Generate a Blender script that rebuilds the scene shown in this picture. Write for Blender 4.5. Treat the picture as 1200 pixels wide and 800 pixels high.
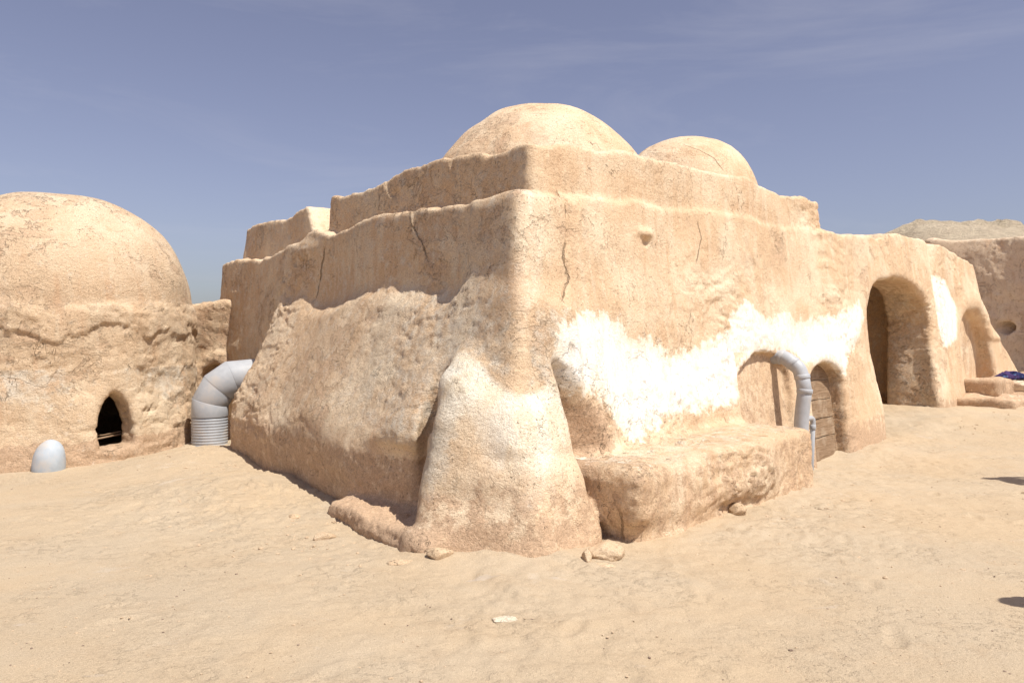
import bpy, bmesh, math, random, time
import numpy as np
from mathutils import Vector, Matrix
T0 = time.time()
random.seed(7)
for o in list(bpy.data.objects): bpy.data.objects.remove(o)
SC = bpy.context.scene
COL = SC.collection
R = math.radians

# ------------------------------------------------------------------ camera, world, sun, exposure
CAMZ = 1.6
cam_d = bpy.data.cameras.new('camera'); cam = bpy.data.objects.new('camera', cam_d); COL.objects.link(cam)
cam.location = (0, 0, CAMZ); cam.rotation_euler = (R(90 - 0.32), 0, 0)
cam_d.sensor_width = 36; cam_d.lens = 27.0; cam_d.clip_start = 0.05; cam_d.clip_end = 3000
SC.camera = cam
SUN_EL = 60.0
SUN_H = Vector((0.735, -0.678)).normalized()            # horizontal direction TOWARDS the sun
SUN_D = Vector((SUN_H.x * math.cos(R(SUN_EL)), SUN_H.y * math.cos(R(SUN_EL)), math.sin(R(SUN_EL))))
sd = bpy.data.lights.new('sun', 'SUN'); so = bpy.data.objects.new('sun', sd); COL.objects.link(so)
sd.energy = 4.0; sd.angle = R(0.55); sd.color = (1.0, 0.962, 0.885)
so.rotation_euler = SUN_D.to_track_quat('Z', 'Y').to_euler(); so.location = (8, -6, 12)
w = bpy.data.worlds.new('World'); SC.world = w; w.use_nodes = True
nt = w.node_tree; nt.nodes.clear()
def N(nt, t, **k):
    n = nt.nodes.new(t)
    for a, b in k.items():
        if a.startswith('i_'):
            n.inputs[a[2:].replace('_', ' ')].default_value = b
        else: setattr(n, a, b)
    return n
L = nt.links.new
sky = N(nt, 'ShaderNodeTexSky', sky_type='NISHITA', sun_disc=False)
sky.sun_elevation = R(SUN_EL); sky.sun_rotation = math.atan2(SUN_H.x, SUN_H.y)
sky.altitude = 50; sky.air_density = 1.0; sky.dust_density = 1.6; sky.ozone_density = 1.3
hsv = N(nt, 'ShaderNodeHueSaturation'); hsv.inputs['Saturation'].default_value = 0.66; hsv.inputs['Hue'].default_value = 0.516
tint = N(nt, 'ShaderNodeMix', data_type='RGBA', blend_type='MULTIPLY'); tint.inputs[0].default_value = 1
tint.inputs[7].default_value = (.72, 0.715, 0.80, 1)
tc = N(nt, 'ShaderNodeTexCoord'); mp = N(nt, 'ShaderNodeMapping'); mp.inputs['Scale'].default_value = (1.1, 1.6, 5.5); mp.inputs['Rotation'].default_value = (0.1, 0.35, 0.2)
n1 = N(nt, 'ShaderNodeTexNoise'); n1.inputs['Scale'].default_value = 1.7; n1.inputs['Detail'].default_value = 9; n1.inputs['Roughness'].default_value = 0.62; n1.inputs['Distortion'].default_value = 0.6
rmp = N(nt, 'ShaderNodeMapRange'); rmp.inputs[1].default_value = 0.52; rmp.inputs[2].default_value = 0.90; rmp.inputs[3].default_value = 0; rmp.inputs[4].default_value = 0.22
cm = N(nt, 'ShaderNodeMix', data_type='RGBA'); cm.inputs[7].default_value = (5.4, 5.2, 5.5, 1)
bg = N(nt, 'ShaderNodeBackground'); bg.inputs[1].default_value = 0.092
out = N(nt, 'ShaderNodeOutputWorld')
L(sky.outputs[0], hsv.inputs['Color']); L(hsv.outputs[0], tint.inputs[6]); L(tint.outputs[2], cm.inputs[6])
L(tc.outputs['Generated'], mp.inputs[0]); L(mp.outputs[0], n1.inputs[0]); L(n1.outputs[0], rmp.inputs[0]); L(rmp.outputs[0], cm.inputs[0])
L(cm.outputs[2], bg.inputs[0]); L(bg.outputs[0], out.inputs[0])
SC.view_settings.view_transform = 'Standard'; SC.view_settings.look = 'None'
SC.view_settings.gamma = 1; SC.view_settings.exposure = 0.60
SC.render.engine = 'CYCLES'
SC.cycles.max_bounces = 6; SC.cycles.diffuse_bounces = 4

# ------------------------------------------------------------------ numpy noise
_rng = np.random.RandomState(11)
_TAB = (_rng.rand(64, 64, 64).astype(np.float32) * 2 - 1)
def vnoise(P, f, seed=0):
    Q = P * np.float32(f) + np.float32(seed * 7.31 + 100.5)
    I = np.floor(Q); F = (Q - I).astype(np.float32); I = I.astype(np.int32)
    F = F * F * (3 - 2 * F)
    x0 = I[:, 0] & 63; y0 = I[:, 1] & 63; z0 = (I[:, 2] + seed * 13) & 63
    x1 = (x0 + 1) & 63; y1 = (y0 + 1) & 63; z1 = (z0 + 1) & 63
    fx, fy, fz = F[:, 0], F[:, 1], F[:, 2]
    def lx(y, z): 
        a = _TAB[x0, y, z]; return a + (_TAB[x1, y, z] - a) * fx
    a = lx(y0, z0); a = a + (lx(y1, z0) - a) * fy
    b = lx(y0, z1); b = b + (lx(y1, z1) - b) * fy
    return a + (b - a) * fz
def fbm(P, f, octv=4, seed=0, gain=0.5):
    s = 0; a = 1.0; t = 0
    for i in range(octv):
        s = s + a * vnoise(P, f * 2.03 ** i, seed + i); t += a; a *= gain
    return s / t
def sstep(x, a, b):
    t = np.clip((x - a) / (b - a), 0, 1); return t * t * (3 - 2 * t)
def smin(a, b, k):
    h = np.maximum(k - np.abs(a - b), 0) / k
    return np.minimum(a, b) - h * h * k * 0.25
def smax(a, b, k): return -smin(-a, -b, k)

# ------------------------------------------------------------------ wall frames
n = np.array([.739, -.674, 0], np.float32); u = np.array([.674, .739, 0], np.float32)      # right facade: outward, along
m = np.array([-.807, -.59, 0], np.float32); v = np.array([-.59, .807, 0], np.float32)      # left wall: outward, along
def ray(px, py): return np.array([(px - 600) / 900., 1., (395 - py) / 900.])
def at(px, py, Y):
    r = ray(px, py); return (r[0] * Y, Y, CAMZ + r[2] * Y)
def facade(px, py, off=0.0):                          # pixel measurement -> (s, z) on the right facade
    r = ray(px, py)
    t = -(3.796 + .117 * CAMZ - off) / (n[0] * r[0] + n[1] + .117 * r[2])
    p = r * t
    return (float(u[0] * p[0] + u[1] * p[1]), float(CAMZ + p[2]))
def fac_pt(s, z, d=0.0):                               # point on the facade, d metres proud of it
    c = -3.796 - .117 * z + d
    return Vector((n[0] * c + u[0] * s, n[1] * c + u[1] * s, z)) 
def solve_sn(s, nn):                                   # u.p = s, n.p = nn
    A = np.array([[u[0], u[1]], [n[0], n[1]]]); return np.linalg.solve(A, [s, nn])
def solve_vm(vv, mm):
    A = np.array([[v[0], v[1]], [m[0], m[1]]]); return np.linalg.solve(A, [vv, mm])
def lft_pt(px, py, c=-3.70):
    r = ray(px, py); t = c / (m[0] * r[0] + m[1]); p = r * t
    return (float(v[0] * p[0] + v[1] * p[1]), float(CAMZ + p[2]))

# ground height
def ground_h(X, Y):
    P = np.stack([X, Y, np.zeros_like(X)], 1).astype(np.float32)
    z = 0.0 * X
    z = z + 0.20 * sstep(Y, 11.0, 15.5) * sstep(X, 2.0, 6.0)
    z = z - 0.14 * np.exp(-(((X - 4.6) / 1.3) ** 2 + ((Y - 9.9) / 1.1) ** 2))
    z = z + 0.16 * np.exp(-(((X + 3.95) / .8) ** 2 + ((Y - 9.7) / 1.1) ** 2))      # drift beside the duct
    z = z + 0.30 * np.exp(-(((X + 4.9) / .7) ** 2 + ((Y - 12.0) / .8) ** 2))
    z = z + 0.12 * np.exp(-(((X + 2.9) / .9) ** 2 + ((Y - 7.9) / .8) ** 2)) - .03 * np.exp(-(((X + 1.1) / .6) ** 2 + ((Y - 6.0) / .5) ** 2))
    z = z + 0.05 * np.exp(-(((X + .1) / .6) ** 2 + ((Y - 5.5) / .22) ** 2))
    z = z + 0.035 * fbm(P, 0.45, 2, 3)
    far = sstep(Y, 40, 120)
    z = z + far * 1.5 * fbm(P, 0.02, 2, 9)
    return z
def ghs(x, y): return float(ground_h(np.array([x], np.float32), np.array([y], np.float32))[0])

# ------------------------------------------------------------------ sparse surface nets
def surface_nets(sdf, lo, hi, h, B=8, slack=0.10):
    lo = np.array(lo, np.float64); hi = np.array(hi, np.float64)
    nb = np.ceil((hi - lo) / (h * B)).astype(int)
    g = np.stack(np.meshgrid(*[np.arange(k) for k in nb], indexing='ij'), -1).reshape(-1, 3)
    C = (lo + (g + .5) * h * B).astype(np.float32)
    d = np.concatenate([sdf(C[i:i + 60000]) for i in range(0, len(C), 60000)])
    g = g[np.abs(d) < h * B * .87 + slack]
    o = np.stack(np.meshgrid(*[np.arange(B + 1)] * 3, indexing='ij'), -1).reshape(-1, 3)
    vk = []; vp = []; eq = []
    S = 1 << 14
    key = lambda I: (I[:, 0] * S + I[:, 1]) * S + I[:, 2]
    edges = [((0,0,0),(1,0,0)),((0,0,0),(0,1,0)),((0,0,0),(0,0,1)),((1,0,0),(1,1,0)),((1,0,0),(1,0,1)),((0,1,0),(1,1,0)),
             ((0,1,0),(0,1,1)),((0,0,1),(1,0,1)),((0,0,1),(0,1,1)),((1,1,0),(1,1,1)),((1,0,1),(1,1,1)),((0,1,1),(1,1,1))]
    NBK = 160
    for i in range(0, len(g), NBK):
        gb = g[i:i + NBK]; k = len(gb)
        I = (gb[:, None, :] * B + o[None]).reshape(-1, 3)
        P = (lo + I * h).astype(np.float32)
        D = sdf(P).reshape(k, B + 1, B + 1, B + 1).astype(np.float32)
        D[D == 0] = 1e-6
        ins = D < 0
        c8 = [ins[:, a:a + B, b:b + B, c:c + B] for a in (0, 1) for b in (0, 1) for c in (0, 1)]
        sm = sum(c.astype(np.int8) for c in c8)
        act = (sm > 0) & (sm < 8)
        w_ = np.argwhere(act)
        if len(w_) == 0: continue
        acc = np.zeros((len(w_), 3)); cnt = np.zeros(len(w_))
        for a, b in edges:
            da = D[w_[:, 0], w_[:, 1] + a[0], w_[:, 2] + a[1], w_[:, 3] + a[2]]
            db = D[w_[:, 0], w_[:, 1] + b[0], w_[:, 2] + b[1], w_[:, 3] + b[2]]
            x = (da < 0) != (db < 0)
            t = np.where(x, da / (da - db + 1e-20), 0)
            av = np.array(a); bv = np.array(b)
            acc += x[:, None] * (av + (bv - av) * t[:, None]); cnt += x
        ci = gb[w_[:, 0]] * B + w_[:, 1:]
        vk.append(key(ci)); vp.append(lo + (ci + acc / cnt[:, None]) * h)
        # owned grid edges
        for ax in range(3):
            sl0 = [slice(None), slice(0, B), slice(0, B), slice(0, B)]; sl1 = list(sl0); sl1[ax + 1] = slice(1, B + 1)
            a_ = ins[tuple(sl0)]; b_ = ins[tuple(sl1)]
            e = np.argwhere(a_ != b_)
            if len(e) == 0: continue
            fl = a_[e[:, 0], e[:, 1], e[:, 2], e[:, 3]]
            gi = gb[e[:, 0]] * B + e[:, 1:]
            eq.append((ax, gi, fl))
    vk = np.concatenate(vk); vp = np.concatenate(vp)
    od = np.argsort(vk); vk = vk[od]; vp = vp[od]
    F = []
    for ax, gi, fl in eq:
        a1 = (ax + 1) % 3; a2 = (ax + 2) % 3
        q = []
        for da, db in ((0, 0), (-1, 0), (-1, -1), (0, -1)):
            c = gi.copy(); c[:, a1] += da; c[:, a2] += db
            kk = key(c); ix = np.searchsorted(vk, kk); ix = np.clip(ix, 0, len(vk) - 1)
            q.append(np.where(vk[ix] == kk, ix, -1))
        q = np.stack(q, 1); ok = (q >= 0).all(1)
        q = q[ok]; f = fl[ok]
        q[~f] = q[~f][:, ::-1]
        F.append(q)
    return vp.astype(np.float32), np.concatenate(F).astype(np.int32)

def vert_normals(V, F):
    a, b, c, d = V[F[:, 0]], V[F[:, 1]], V[F[:, 2]], V[F[:, 3]]
    fn = np.cross(c - a, d - b)
    vn = np.zeros_like(V)
    for k in range(4):
        for j in range(3):
            vn[:, j] += np.bincount(F[:, k], weights=fn[:, j], minlength=len(V)).astype(np.float32)
    return vn / (np.linalg.norm(vn, axis=1, keepdims=True) + 1e-12)

def mesh_from(name, V, F, mats, attr=None, normals=None, smooth=True, extra=None):
    me = bpy.data.meshes.new(name)
    me.vertices.add(len(V)); me.vertices.foreach_set('co', np.ascontiguousarray(V, np.float32).ravel())
    k = F.shape[1]
    me.loops.add(len(F) * k); me.loops.foreach_set('vertex_index', F.ravel().astype(np.int32))
    me.polygons.add(len(F)); me.polygons.foreach_set('loop_start', np.arange(0, len(F) * k, k, dtype=np.int32))
    me.polygons.foreach_set('use_smooth', np.full(len(F), smooth))
    me.update(calc_edges=True); me.validate()
    for mt in mats: me.materials.append(mt)
    if attr is not None:
        ca = me.color_attributes.new('marks', 'FLOAT_COLOR', 'POINT')
        ca.data.foreach_set('color', np.ascontiguousarray(attr, np.float32).ravel())
    for nm_, ar_ in (extra or {}).items():
        ca = me.color_attributes.new(nm_, 'FLOAT_COLOR', 'POINT'); ca.data.foreach_set('color', np.ascontiguousarray(ar_, np.float32).ravel())
    if normals is not None:
        me.normals_split_custom_set_from_vertices([tuple(x) for x in normals])
    return me

# ------------------------------------------------------------------ object helpers
def tag(o, label=None, cat=None, group=None, kind=None):
    if label: o['label'] = label
    if cat: o['category'] = cat
    if group: o['group'] = group
    if kind: o['kind'] = kind
    return o
def thing(name, loc, label, cat, group=None):
    o = bpy.data.objects.new(name, None); COL.objects.link(o); o.location = loc; o.empty_display_size = .2
    return tag(o, label, cat, group)
def link(name, me, parent=None, world_base=None):
    o = bpy.data.objects.new(name, me); COL.objects.link(o)
    if parent is not None:
        o.parent = parent
        if world_base is not None: o.location = -Vector(world_base)
    return o
def bm_obj(name, bm, mat, parent=None, base=(0, 0, 0), smooth=True, loc=None):
    me = bpy.data.meshes.new(name)
    bmesh.ops.recalc_face_normals(bm, faces=bm.faces[:])
    bm.to_mesh(me); bm.free()
    for x in (mat if isinstance(mat, (list, tuple)) else [mat]): me.materials.append(x)
    me.polygons.foreach_set('use_smooth', np.full(len(me.polygons), smooth)); me.update()
    o = link(name, me, parent)
    o.location = loc if loc is not None else -Vector(base)
    return o

# ------------------------------------------------------------------ materials
def new_mat(name):
    mt = bpy.data.materials.new(name); mt.use_nodes = True; t = mt.node_tree; t.nodes.clear()
    b = N(t, 'ShaderNodeBsdfPrincipled'); o = N(t, 'ShaderNodeOutputMaterial'); t.links.new(b.outputs[0], o.inputs[0])
    b.inputs['Specular IOR Level'].default_value = 0.15
    return mt, t, b
def noise(t, vec, scale, detail=4, rough=.6, dist=0):
    x = N(t, 'ShaderNodeTexNoise'); x.inputs['Scale'].default_value = scale; x.inputs['Detail'].default_value = detail
    x.inputs['Roughness'].default_value = rough; x.inputs['Distortion'].default_value = dist
    t.links.new(vec, x.inputs[0]); return x.outputs[0]
def mr(t, val, a, b, c=0, d=1, mode='SMOOTHSTEP'):
    x = N(t, 'ShaderNodeMapRange', interpolation_type=mode)
    x.inputs[1].default_value = a; x.inputs[2].default_value = b; x.inputs[3].default_value = c; x.inputs[4].default_value = d
    t.links.new(val, x.inputs[0]); return x.outputs[0]
def mth(t, op, a, b=None, clamp=False):
    x = N(t, 'ShaderNodeMath', operation=op, use_clamp=clamp)
    for i, q in enumerate((a, b)):
        if q is None: continue
        if isinstance(q, (int, float)): x.inputs[i].default_value = q
        else: t.links.new(q, x.inputs[i])
    return x.outputs[0]
def mixc(t, fac, a, b, mode='MIX'):
    x = N(t, 'ShaderNodeMix', data_type='RGBA', blend_type=mode)
    for i, q in ((0, fac), (6, a), (7, b)):
        if isinstance(q, (int, float)): x.inputs[i].default_value = q
        elif isinstance(q, tuple): x.inputs[i].default_value = (*q, 1) if len(q) == 3 else q
        else: t.links.new(q, x.inputs[i])
    return x.outputs[2]
def mapping(t, vec, scale):
    x = N(t, 'ShaderNodeMapping'); x.inputs['Scale'].default_value = scale; t.links.new(vec, x.inputs[0]); return x.outputs[0]
def voro(t, vec, scale, feature='F1', out='Distance'):
    x = N(t, 'ShaderNodeTexVoronoi', feature=feature); x.inputs['Scale'].default_value = scale
    t.links.new(vec, x.inputs['Vector']); return x.outputs[out]

def plaster(name, warm=(.67, .48, .31), pale=(.78, .635, .46), brown=(.47, .325, .215), grit=1.0):
    mt, t, b = new_mat(name)
    pos = N(t, 'ShaderNodeNewGeometry').outputs['Position']
    att = N(t, 'ShaderNodeVertexColor', layer_name='marks')
    sep = N(t, 'ShaderNodeSeparateColor'); t.links.new(att.outputs[0], sep.inputs[0])
    Aa = att.outputs[1]
    Rr, Gg, Bb = sep.outputs[0], sep.outputs[1], sep.outputs[2]
    big = noise(t, pos, 1.1, 5, .6, .3); mid = noise(t, pos, 5.5, 6, .65, .2); fine = noise(t, pos, 38, 4, .7)
    str_ = noise(t, mapping(t, pos, (7, 7, 1.1)), 1.0, 5, .6, .3)
    grain = noise(t, pos, 130, 3, .7)
    c = mixc(t, mr(t, big, .40, .70), warm, pale)
    c = mixc(t, mr(t, str_, .48, .72, 0, .6), c, pale)
    c = mixc(t, mr(t, noise(t, mapping(t, pos, (5, 5, .7)), 1.0, 6, .65, .3), .54, .70, 0, .55), c, tuple(x * y for x, y in zip(brown, (1.25, 1.15, 1.05))))
    c = mixc(t, mr(t, mid, .56, .76, 0, .38), c, brown)
    c = mixc(t, mr(t, mid, .26, .42, .35, 0), c, (.74, .64, .50))
    # the top coat has come off in patches and shows the darker mud under it
    pmA = mr(t, mth(t, 'ADD', noise(t, pos, .75, 3, .55), mth(t, 'MULTIPLY', Gg, .12)), .53, .62)
    fl1 = noise(t, mapping(t, pos, (1, 1, 1.5)), 2.7, 10, .66, .5)
    flake = mth(t, 'MULTIPLY', mr(t, fl1, .515, .527), pmA)
    c = mixc(t, mth(t, 'MULTIPLY', flake, .55), c, mixc(t, mr(t, fine, .35, .65), tuple(x * 1.05 for x in brown), tuple(x * 1.35 for x in brown)))
    # damp / bare mud and painted cleft shade (B) with ragged edges
    rag = mth(t, 'ADD', mth(t, 'MULTIPLY', mth(t, 'SUBTRACT', noise(t, pos, 9, 7, .7), .5), 1.1), 0)
    bsel = mr(t, mth(t, 'ADD', Bb, rag), .45, .62, 0, .85)
    mud = mixc(t, mr(t, fine, .35, .65), tuple(x * .95 for x in brown), tuple(x * 1.25 for x in brown))
    c = mixc(t, bsel, c, mud)
    # grey weathered wash, and the left wall's shade painted grey (G)
    gsel = mr(t, mth(t, 'ADD', Gg, rag), .45, .75, 0, .8)
    c = mixc(t, gsel, c, mixc(t, mr(t, mid, .4, .6), (.76, .685, .57), (.67, .575, .455)))
    csel = mth(t, 'MULTIPLY', mr(t, mth(t, 'ADD', Aa, mth(t, 'MULTIPLY', rag, .6)), .25, .85), .9)
    c = mixc(t, csel, c, mixc(t, mr(t, str_, .4, .6), (.88, .81, .68), (.82, .70, .53)))
    # whitewash (R), own ragged outline with chips
    chips = mr(t, noise(t, pos, 30, 5, .75), .60, .70, 0, 1.0)
    wsel = mr(t, mth(t, 'SUBTRACT', mth(t, 'ADD', Rr, mth(t, 'MULTIPLY', rag, .8)), mth(t, 'MULTIPLY', chips, .10)), .44, .56)
    wc = mixc(t, mr(t, noise(t, mapping(t, pos, (9, 9, 3)), 1, 6, .7), .42, .68, 0, .8), (.87, .845, .79), (.80, .71, .57))
    wc = mixc(t, mr(t, mth(t, 'ADD', Rr, mth(t, 'MULTIPLY', rag, .9)), .50, .85, .75, 0), wc, (.80, .70, .55))
    c = mixc(t, wsel, c, wc)
    # grain and pits
    c = mixc(t, mr(t, grain, .3, .7), mixc(t, 1.0, c, (.80, .78, .76), 'MULTIPLY'), mixc(t, 1.0, c, (1.12, 1.12, 1.12), 'MULTIPLY'))
    g2 = noise(t, pos, 48, 4, .75)
    c = mixc(t, mr(t, g2, .34, .66), mixc(t, 1.0, c, (.90, .89, .88), 'MULTIPLY'), mixc(t, 1.0, c, (1.05, 1.05, 1.05), 'MULTIPLY'))
    pit = mr(t, noise(t, pos, 42, 3, .6), .63, .69)
    pitg = mth(t, 'MULTIPLY', pit, mr(t, noise(t, pos, 2.3, 3, .6), .40, .62))
    c = mixc(t, mth(t, 'MULTIPLY', pitg, .6), c, tuple(x * .55 for x in brown))
    # cracks: thin zero lines of stretched noise, kept only in patches
    r1 = noise(t, mapping(t, pos, (1.8, 1.8, .8)), 1.1, 5, .55, .2); r2 = noise(t, mapping(t, pos, (1.0, 1.0, 2.0)), 1.5, 5, .55, .2)
    k1 = mth(t, 'MULTIPLY', mr(t, mth(t, 'ABSOLUTE', mth(t, 'SUBTRACT', r1, .47)), .0, .003, 1, 0), mr(t, noise(t, pos, 1.9, 2, .5), .57, .60))
    k2 = mth(t, 'MULTIPLY', mr(t, mth(t, 'ABSOLUTE', mth(t, 'SUBTRACT', r2, .52)), .0, .003, 1, 0), mr(t, noise(t, pos, 2.4, 2, .5), .60, .63))
    ckm = mth(t, 'MAXIMUM', k1, k2)
    c = mixc(t, mth(t, 'MULTIPLY', ckm, .35), c, tuple(x * .45 for x in brown))
    lines = None
    wobl = mth(t, 'MULTIPLY', mth(t, 'SUBTRACT', noise(t, pos, 6, 6, .62), .5), .09)
    for ln in ('cracks', 'cracks2'):
        ca_ = N(t, 'ShaderNodeVertexColor', layer_name=ln); sp_ = N(t, 'ShaderNodeSeparateColor'); t.links.new(ca_.outputs[0], sp_.inputs[0])
        for q in range(3):
            wd_ = mth(t, 'MULTIPLY', mr(t, mth(t, 'ABSOLUTE', mth(t, 'ADD', sp_.outputs[q], wobl)), .004, .011, 1, 0), ca_.outputs[1])
            lines = wd_ if lines is None else mth(t, 'MAXIMUM', lines, wd_)
    if name != 'mud plaster': lines = mth(t, 'MULTIPLY', lines, 0.0)
    c = mixc(t, mth(t, 'MULTIPLY', lines, .55), c, tuple(x * .4 for x in brown))
    t.links.new(c, b.inputs['Base Color'])
    b.inputs['Roughness'].default_value = .93
    # relief
    lay = mr(t, noise(t, pos, 7, 6, .7, .4), .50, .54)      # thin plaster coats flaking off
    lay2 = mr(t, noise(t, pos, 13, 6, .7, .3), .53, .56)
    pm = mr(t, noise(t, pos, .9, 3, .6), .48, .60); pm2 = mr(t, noise(t, pos, 1.4, 3, .6), .50, .58)
    med = noise(t, mapping(t, pos, (1, 1, 1.4)), 17, 6, .72, .15); coarse = noise(t, pos, 85, 3, .65)
    hgt = mth(t, 'ADD', mth(t, 'MULTIPLY', mth(t, 'MULTIPLY', lay, pm), .45), mth(t, 'ADD', mth(t, 'MULTIPLY', med, 1.5), mth(t, 'MULTIPLY', coarse, .45)))
    hgt = mth(t, 'ADD', hgt, mth(t, 'MULTIPLY', fine, .9))
    hgt = mth(t, 'ADD', hgt, mth(t, 'MULTIPLY', grain, .6))
    hgt = mth(t, 'SUBTRACT', hgt, mth(t, 'MULTIPLY', pitg, .9))
    hgt = mth(t, 'SUBTRACT', hgt, mth(t, 'MULTIPLY', ckm, 1.6))
    hgt = mth(t, 'MULTIPLY', hgt, mth(t, 'SUBTRACT', 1.0, mth(t, 'MULTIPLY', wsel, .45)))
    hgt = mth(t, 'ADD', hgt, mth(t, 'MULTIPLY', wsel, .8))
    hgt = mth(t, 'SUBTRACT', hgt, mth(t, 'MULTIPLY', flake, 1.3))
    drag = noise(t, mapping(t, pos, (16, 16, 2.2)), 1, 6, .7, .3)
    hgt = mth(t, 'ADD', hgt, mth(t, 'MULTIPLY', mth(t, 'MULTIPLY', Aa, drag), 2.2))
    hgt = mth(t, 'SUBTRACT', hgt, mth(t, 'MULTIPLY', lines, 2.5))
    bp = N(t, 'ShaderNodeBump'); bp.inputs['Strength'].default_value = 1.0; bp.inputs['Distance'].default_value = .010 * grit; hgt = mth(t, 'MULTIPLY', hgt, mth(t, 'ADD', mth(t, 'MULTIPLY', Gg, 1.5), .8))
    t.links.new(hgt, bp.inputs['Height']); t.links.new(bp.outputs[0], b.inputs['Normal'])
    return mt
M_PL = plaster('mud plaster')
M_HUT = plaster('hut plaster', warm=(.66, .485, .32), pale=(.74, .595, .425))
M_FAR = plaster('far mud plaster', warm=(.74, .565, .40), pale=(.79, .64, .47))

def sand_mat():
    mt, t, b = new_mat('sand')
    pos = N(t, 'ShaderNodeNewGeometry').outputs['Position']
    big = noise(t, pos, .55, 5, .6, .4); mid = noise(t, pos, 3.2, 6, .65); fine = noise(t, pos, 45, 5, .75); gr = noise(t, pos, 210, 2, .7)
    c = mixc(t, mr(t, big, .35, .65), (.49, .375, .25), (.475, .38, .27))
    c = mixc(t, mr(t, mid, .50, .72, 0, .5), c, (.46, .345, .23))
    c = mixc(t, mr(t, noise(t, pos, 1.6, 6, .7, .5), .60, .72, 0, .45), c, (.53, .46, .375))
    c = mixc(t, mr(t, gr, .3, .7), mixc(t, 1., c, (.80, .79, .78), 'MULTIPLY'), mixc(t, 1., c, (1.14, 1.14, 1.14), 'MULTIPLY'))
    sp = mth(t, 'MAXIMUM', mr(t, noise(t, pos, 60, 2, .5), .69, .74), mth(t, 'MULTIPLY', mr(t, noise(t, mapping(t, pos, (1, 1.6, 1)), 24, 3, .6), .66, .70), mr(t, noise(t, pos, 1.3, 3, .6), .47, .58, 0, .8)))
    c = mixc(t, mth(t, 'MULTIPLY', sp, .55), c, (.26, .18, .12))
    pz = mr(t, noise(t, mapping(t, pos, (1., 2.4, 1)), 1.3, 5, .6, .3), .66, .72, 0, .35)
    c = mixc(t, pz, c, (.47, .41, .36))
    t.links.new(c, b.inputs['Base Color']); b.inputs['Roughness'].default_value = .95; b.inputs['Specular IOR Level'].default_value = .08
    clod = mth(t, 'MULTIPLY', mr(t, noise(t, pos, 16, 5, .7), .52, .62), mr(t, noise(t, pos, 1.1, 3, .6), .40, .62))
    h = mth(t, 'ADD', mth(t, 'MULTIPLY', fine, 1.0), mth(t, 'MULTIPLY', gr, .35))
    clod2 = mth(t, 'MULTIPLY', mr(t, noise(t, mapping(t, pos, (1, 1.5, 1)), 27, 5, .75), .50, .60), mr(t, noise(t, pos, .8, 3, .6), .40, .58))
    h = mth(t, 'ADD', h, mth(t, 'ADD', mth(t, 'MULTIPLY', clod, .55), mth(t, 'MULTIPLY', clod2, .14)))
    bp = N(t, 'ShaderNodeBump'); bp.inputs['Strength'].default_value = .85; bp.inputs['Distance'].default_value = .011
    t.links.new(h, bp.inputs['Height']); t.links.new(bp.outputs[0], b.inputs['Normal'])
    return mt
M_SAND = sand_mat()
def simple(name, col, rough=.6, var=.15, scale=30, spec=.3, bump=.002, metal=0):
    mt, t, b = new_mat(name)
    pos = N(t, 'ShaderNodeNewGeometry').outputs['Position']
    nn = noise(t, pos, scale, 5, .65)
    c = mixc(t, mr(t, nn, .3, .7), tuple(x * (1 - var) for x in col), tuple(min(1, x * (1 + var)) for x in col))
    dirt = mr(t, noise(t, pos, scale * .25, 6, .7), .47, .72, 0, .5)
    c = mixc(t, dirt, c, (.52, .41, .30))
    t.links.new(c, b.inputs['Base Color']); b.inputs['Roughness'].default_value = rough; b.inputs['Specular IOR Level'].default_value = spec
    b.inputs['Metallic'].default_value = metal
    bp = N(t, 'ShaderNodeBump'); bp.inputs['Strength'].default_value = .6; bp.inputs['Distance'].default_value = bump
    t.links.new(nn, bp.inputs['Height']); t.links.new(bp.outputs[0], b.inputs['Normal'])
    return mt
M_PVC = simple('grey painted pipe', (.38, .39, .41), .5, .06, 12, .35)
M_DUCT = simple('grey sheet duct', (.37, .38, .40), .55, .07, 9, .35)
M_WHITE = simple('white plastic', (.40, .45, .50), .6, .06, 14, .35, .003)
def wood_mat():
    mt, t, b = new_mat('weathered wood')
    pos = N(t, 'ShaderNodeNewGeometry').outputs['Position']
    g = noise(t, mapping(t, pos, (4, 4, 60)), 1, 5, .65, .4); g2 = noise(t, pos, 6, 4)
    c = mixc(t, mr(t, g, .3, .7), (.19, .12, .07), (.32, .22, .14)); c = mixc(t, mr(t, g2, .45, .7, 0, .4), c, (.52, .42, .31))
    t.links.new(c, b.inputs['Base Color']); b.inputs['Roughness'].default_value = .85
    bp = N(t, 'ShaderNodeBump'); bp.inputs['Distance'].default_value = .006; t.links.new(g, bp.inputs['Height']); t.links.new(bp.outputs[0], b.inputs['Normal'])
    return mt
M_WOOD = wood_mat()

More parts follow.
